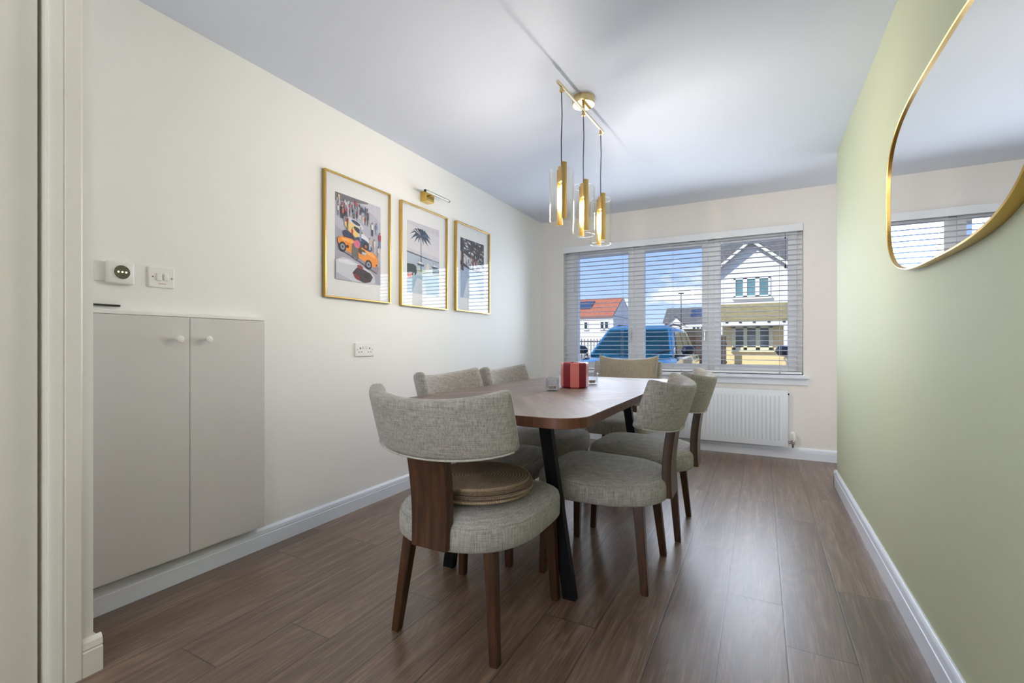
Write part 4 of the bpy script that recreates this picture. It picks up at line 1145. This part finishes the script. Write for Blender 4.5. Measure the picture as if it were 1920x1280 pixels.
# ------------------------------------------------------------------ cars (local -y is the nose)
car_glass = plain('car_glass', srgb(9, 50, 66), 0.08, spec=0.2, var=0.35, vscale=1.2)
tyre_m = plain('tyre_rubber', srgb(24, 24, 24), 0.8); alloy_m = plain('alloy_wheel', srgb(180, 180, 184), 0.25, 0.9)
lamp_m = plain('headlamp', srgb(220, 226, 230), 0.08, var=0.1)
def make_car(label, loc, rz, body_m, mirror_m):
    t = thing('car', label, 'car', loc, rz, None)
    def sect(w, z0, z1, y, r=0.10, tw=0.06):
        # rounded body section: tumblehome tw at the top
        return [(-w+0.04, y, z0), (-w, y, z0+0.10), (-w, y, z1-r*1.6), (-w+tw*0.45, y, z1-r*0.6), (-w+tw+r, y, z1), (-w*0.35, y, z1+0.02), (w*0.35, y, z1+0.02), (w-tw-r, y, z1), (w-tw*0.45, y, z1-r*0.6), (w, y, z1-r*1.6), (w, y, z0+0.10), (w-0.04, y, z0)]
    bm = BM()
    ring_loft(bm, [sect(*a) for a in ((0.70, 0.36, 0.66, -2.24), (0.82, 0.28, 0.80, -2.18), (0.89, 0.24, 0.90, -2.02), (0.91, 0.24, 0.97, -1.6), (0.92, 0.24, 1.03, -1.12), (0.93, 0.24, 1.03, -0.6), (0.935, 0.24, 1.03, 0.4), (0.93, 0.24, 1.05, 1.5), (0.90, 0.26, 1.04, 2.02), (0.86, 0.32, 1.0, 2.16), (0.74, 0.42, 0.86, 2.24))])
    obj('body', bm, body_m, t, 38)
    # greenhouse
    def gh(y0, y1, w0, w1, z): return [(-w0, y0, z), (w0, y0, z), (w1, y1, z), (-w1, y1, z)]
    base = gh(-1.18, 2.06, 0.80, 0.80, 1.02); top = gh(-0.42, 1.62, 0.63, 0.62, 1.56); roof = gh(-0.30, 1.52, 0.54, 0.54, 1.62)
    bm = BM(); ring_loft(bm, [base, top, roof]); bmesh.ops.bevel(bm, geom=bm.edges[:], offset=0.03, segments=2, affect='EDGES')
    obj('cabin', bm, body_m, t, 40)
    def panel(name, q, mat, push, shrink=0.0, parent=t):
        q = [Vector(p) for p in q]; n = (q[1]-q[0]).cross(q[3]-q[0]).normalized(); c = sum(q, Vector())/4
        if n.dot(c-Vector((0, 0.4, 1.0))) < 0: n = -n
        q = [c+(p-c)*(1-shrink) for p in q]
        bm = BM(); ring_loft(bm, [[p+n*(push-0.02) for p in q], [p+n*push for p in q]]); return obj(name, bm, mat, parent)
    def on(face, a, b):   # bilinear point
        return Vector(face[0]).lerp(face[1], a).lerp(Vector(face[3]).lerp(face[2], a), b)
    ws = [base[0], base[1], top[1], top[0]]
    wsq = [on(ws, a, b) for a, b in ((0.045, 0.06), (0.955, 0.06), (0.945, 0.93), (0.055, 0.93))]
    g = panel('windscreen', wsq, car_glass, 0.012)
    rs = [base[2], base[3], top[3], top[2]]
    panel('rear_window', [on(rs, a, b) for a, b in ((0.1, 0.12), (0.9, 0.12), (0.9, 0.88), (0.1, 0.88))], car_glass, 0.012)
    for s in (0, 1):
        f = [base[1], base[2], top[2], top[1]] if s == 0 else [base[0], base[3], top[3], top[0]]
        for a0, a1, c0, c1 in ((0.10, 0.42, 0.14, 0.42), (0.45, 0.72, 0.45, 0.74), (0.75, 0.92, 0.77, 0.88)):
            panel('side_window', [on(f, a0, 0.06), on(f, a1, 0.06), on(f, c1, 0.88), on(f, c0, 0.88)], car_glass, 0.012)
    bm = BM()
    for x in (-0.2, 0.35): tube(bm, [(x, -1.20, 1.035), (x+0.30, -1.08, 1.115), (x+0.42, -1.03, 1.145)], 0.008, 6)
    obj('wiper', bm, M['black'], t)
    for s in (-1, 1):
        bm = BM()
        bbox(bm, (0.84*s-0.06, -0.98, 1.02), (0.84*s+0.10*s+0.02, -0.93, 1.06), 0.008)
        r_ = []
        for f in range(9):
            u = -1+f/4; k = math.sqrt(max(0.02, 1-u*u)) if abs(u) > 0.3 else 0.96
            k = max(0.2, min(1, (1-abs(u)**3.2)+0.15)); xx = s*(1.005+0.115*u)
            r_.append([(xx, -0.95+0.075*k*math.cos(2*PI*i/14)*(1.0 if math.cos(2*PI*i/14) < 0 else 0.5), 1.13+0.085*k*math.sin(2*PI*i/14)+0.008*u) for i in range(14)])
        ring_loft(bm, r_); obj('door_mirror', bm, mirror_m, t, 50)
        bm = BM(); ring_loft(bm, [[(s*x, y-0.012, z) for x, y, z in ((0.50, -2.185, 0.70), (0.80, -2.09, 0.72), (0.84, -2.0, 0.83), (0.56, -2.14, 0.81))], [(s*x, y+0.05, z) for x, y, z in ((0.50, -2.185, 0.70), (0.80, -2.09, 0.72), (0.84, -2.0, 0.83), (0.56, -2.14, 0.81))]]); obj('headlamp', bm, lamp_m, t)
        for wy in (-1.38, 1.36):
            bm = BM(); lathe(bm, [(0.20, 0.10*s), (0.33, 0.11*s), (0.355, 0.06*s), (0.355, -0.08*s), (0.33, -0.11*s), (0.0, -0.11*s)], 28, (s*0.83, wy, 0.355), 'x'); w = obj('wheel', bm, tyre_m, t, 40)
            bm = BM(); lathe(bm, [(0.0, 0.08*s), (0.06, 0.085*s), (0.21, 0.10*s), (0.225, 0.10*s), (0.225, 0.06*s), (0.0, 0.05*s)], 20, (s*0.83, wy, 0.355), 'x'); obj('rim', bm, alloy_m, w, 40)
    bm = BM(); bbox(bm, (-0.48, -2.255, 0.52), (0.48, -2.15, 0.70), 0.02); bbox(bm, (-0.62, -2.25, 0.34), (0.62, -2.14, 0.46), 0.02); obj('grille', bm, M['black'], t)
    bm = BM()
    for s in (-1, 1): tube(bm, [(s*0.56, -0.15, 1.60), (s*0.565, 0.2, 1.655), (s*0.565, 1.1, 1.655), (s*0.56, 1.40, 1.60)], 0.016, 8)
    obj('roof_rail', bm, M['black'], t, 40)
    return t
blue_paint = plain('blue_car_paint', srgb(36, 116, 156), 0.12, 0.3, var=0.04, coat=1.0)
white_paint = plain('white_car_paint', srgb(228, 230, 234), 0.15, 0.0, var=0.02, coat=1.0)
black_gloss = plain('gloss_black', srgb(14, 16, 22), 0.12, coat=0.5)
make_car('blue car parked nose towards the window on the drive', (-2.17, 9.95, GZ), 0.0, blue_paint, black_gloss)
make_car('white car with black door mirror, mostly hidden past the window edge', (1.33, 9.62, GZ), 0.0, white_paint, black_gloss)
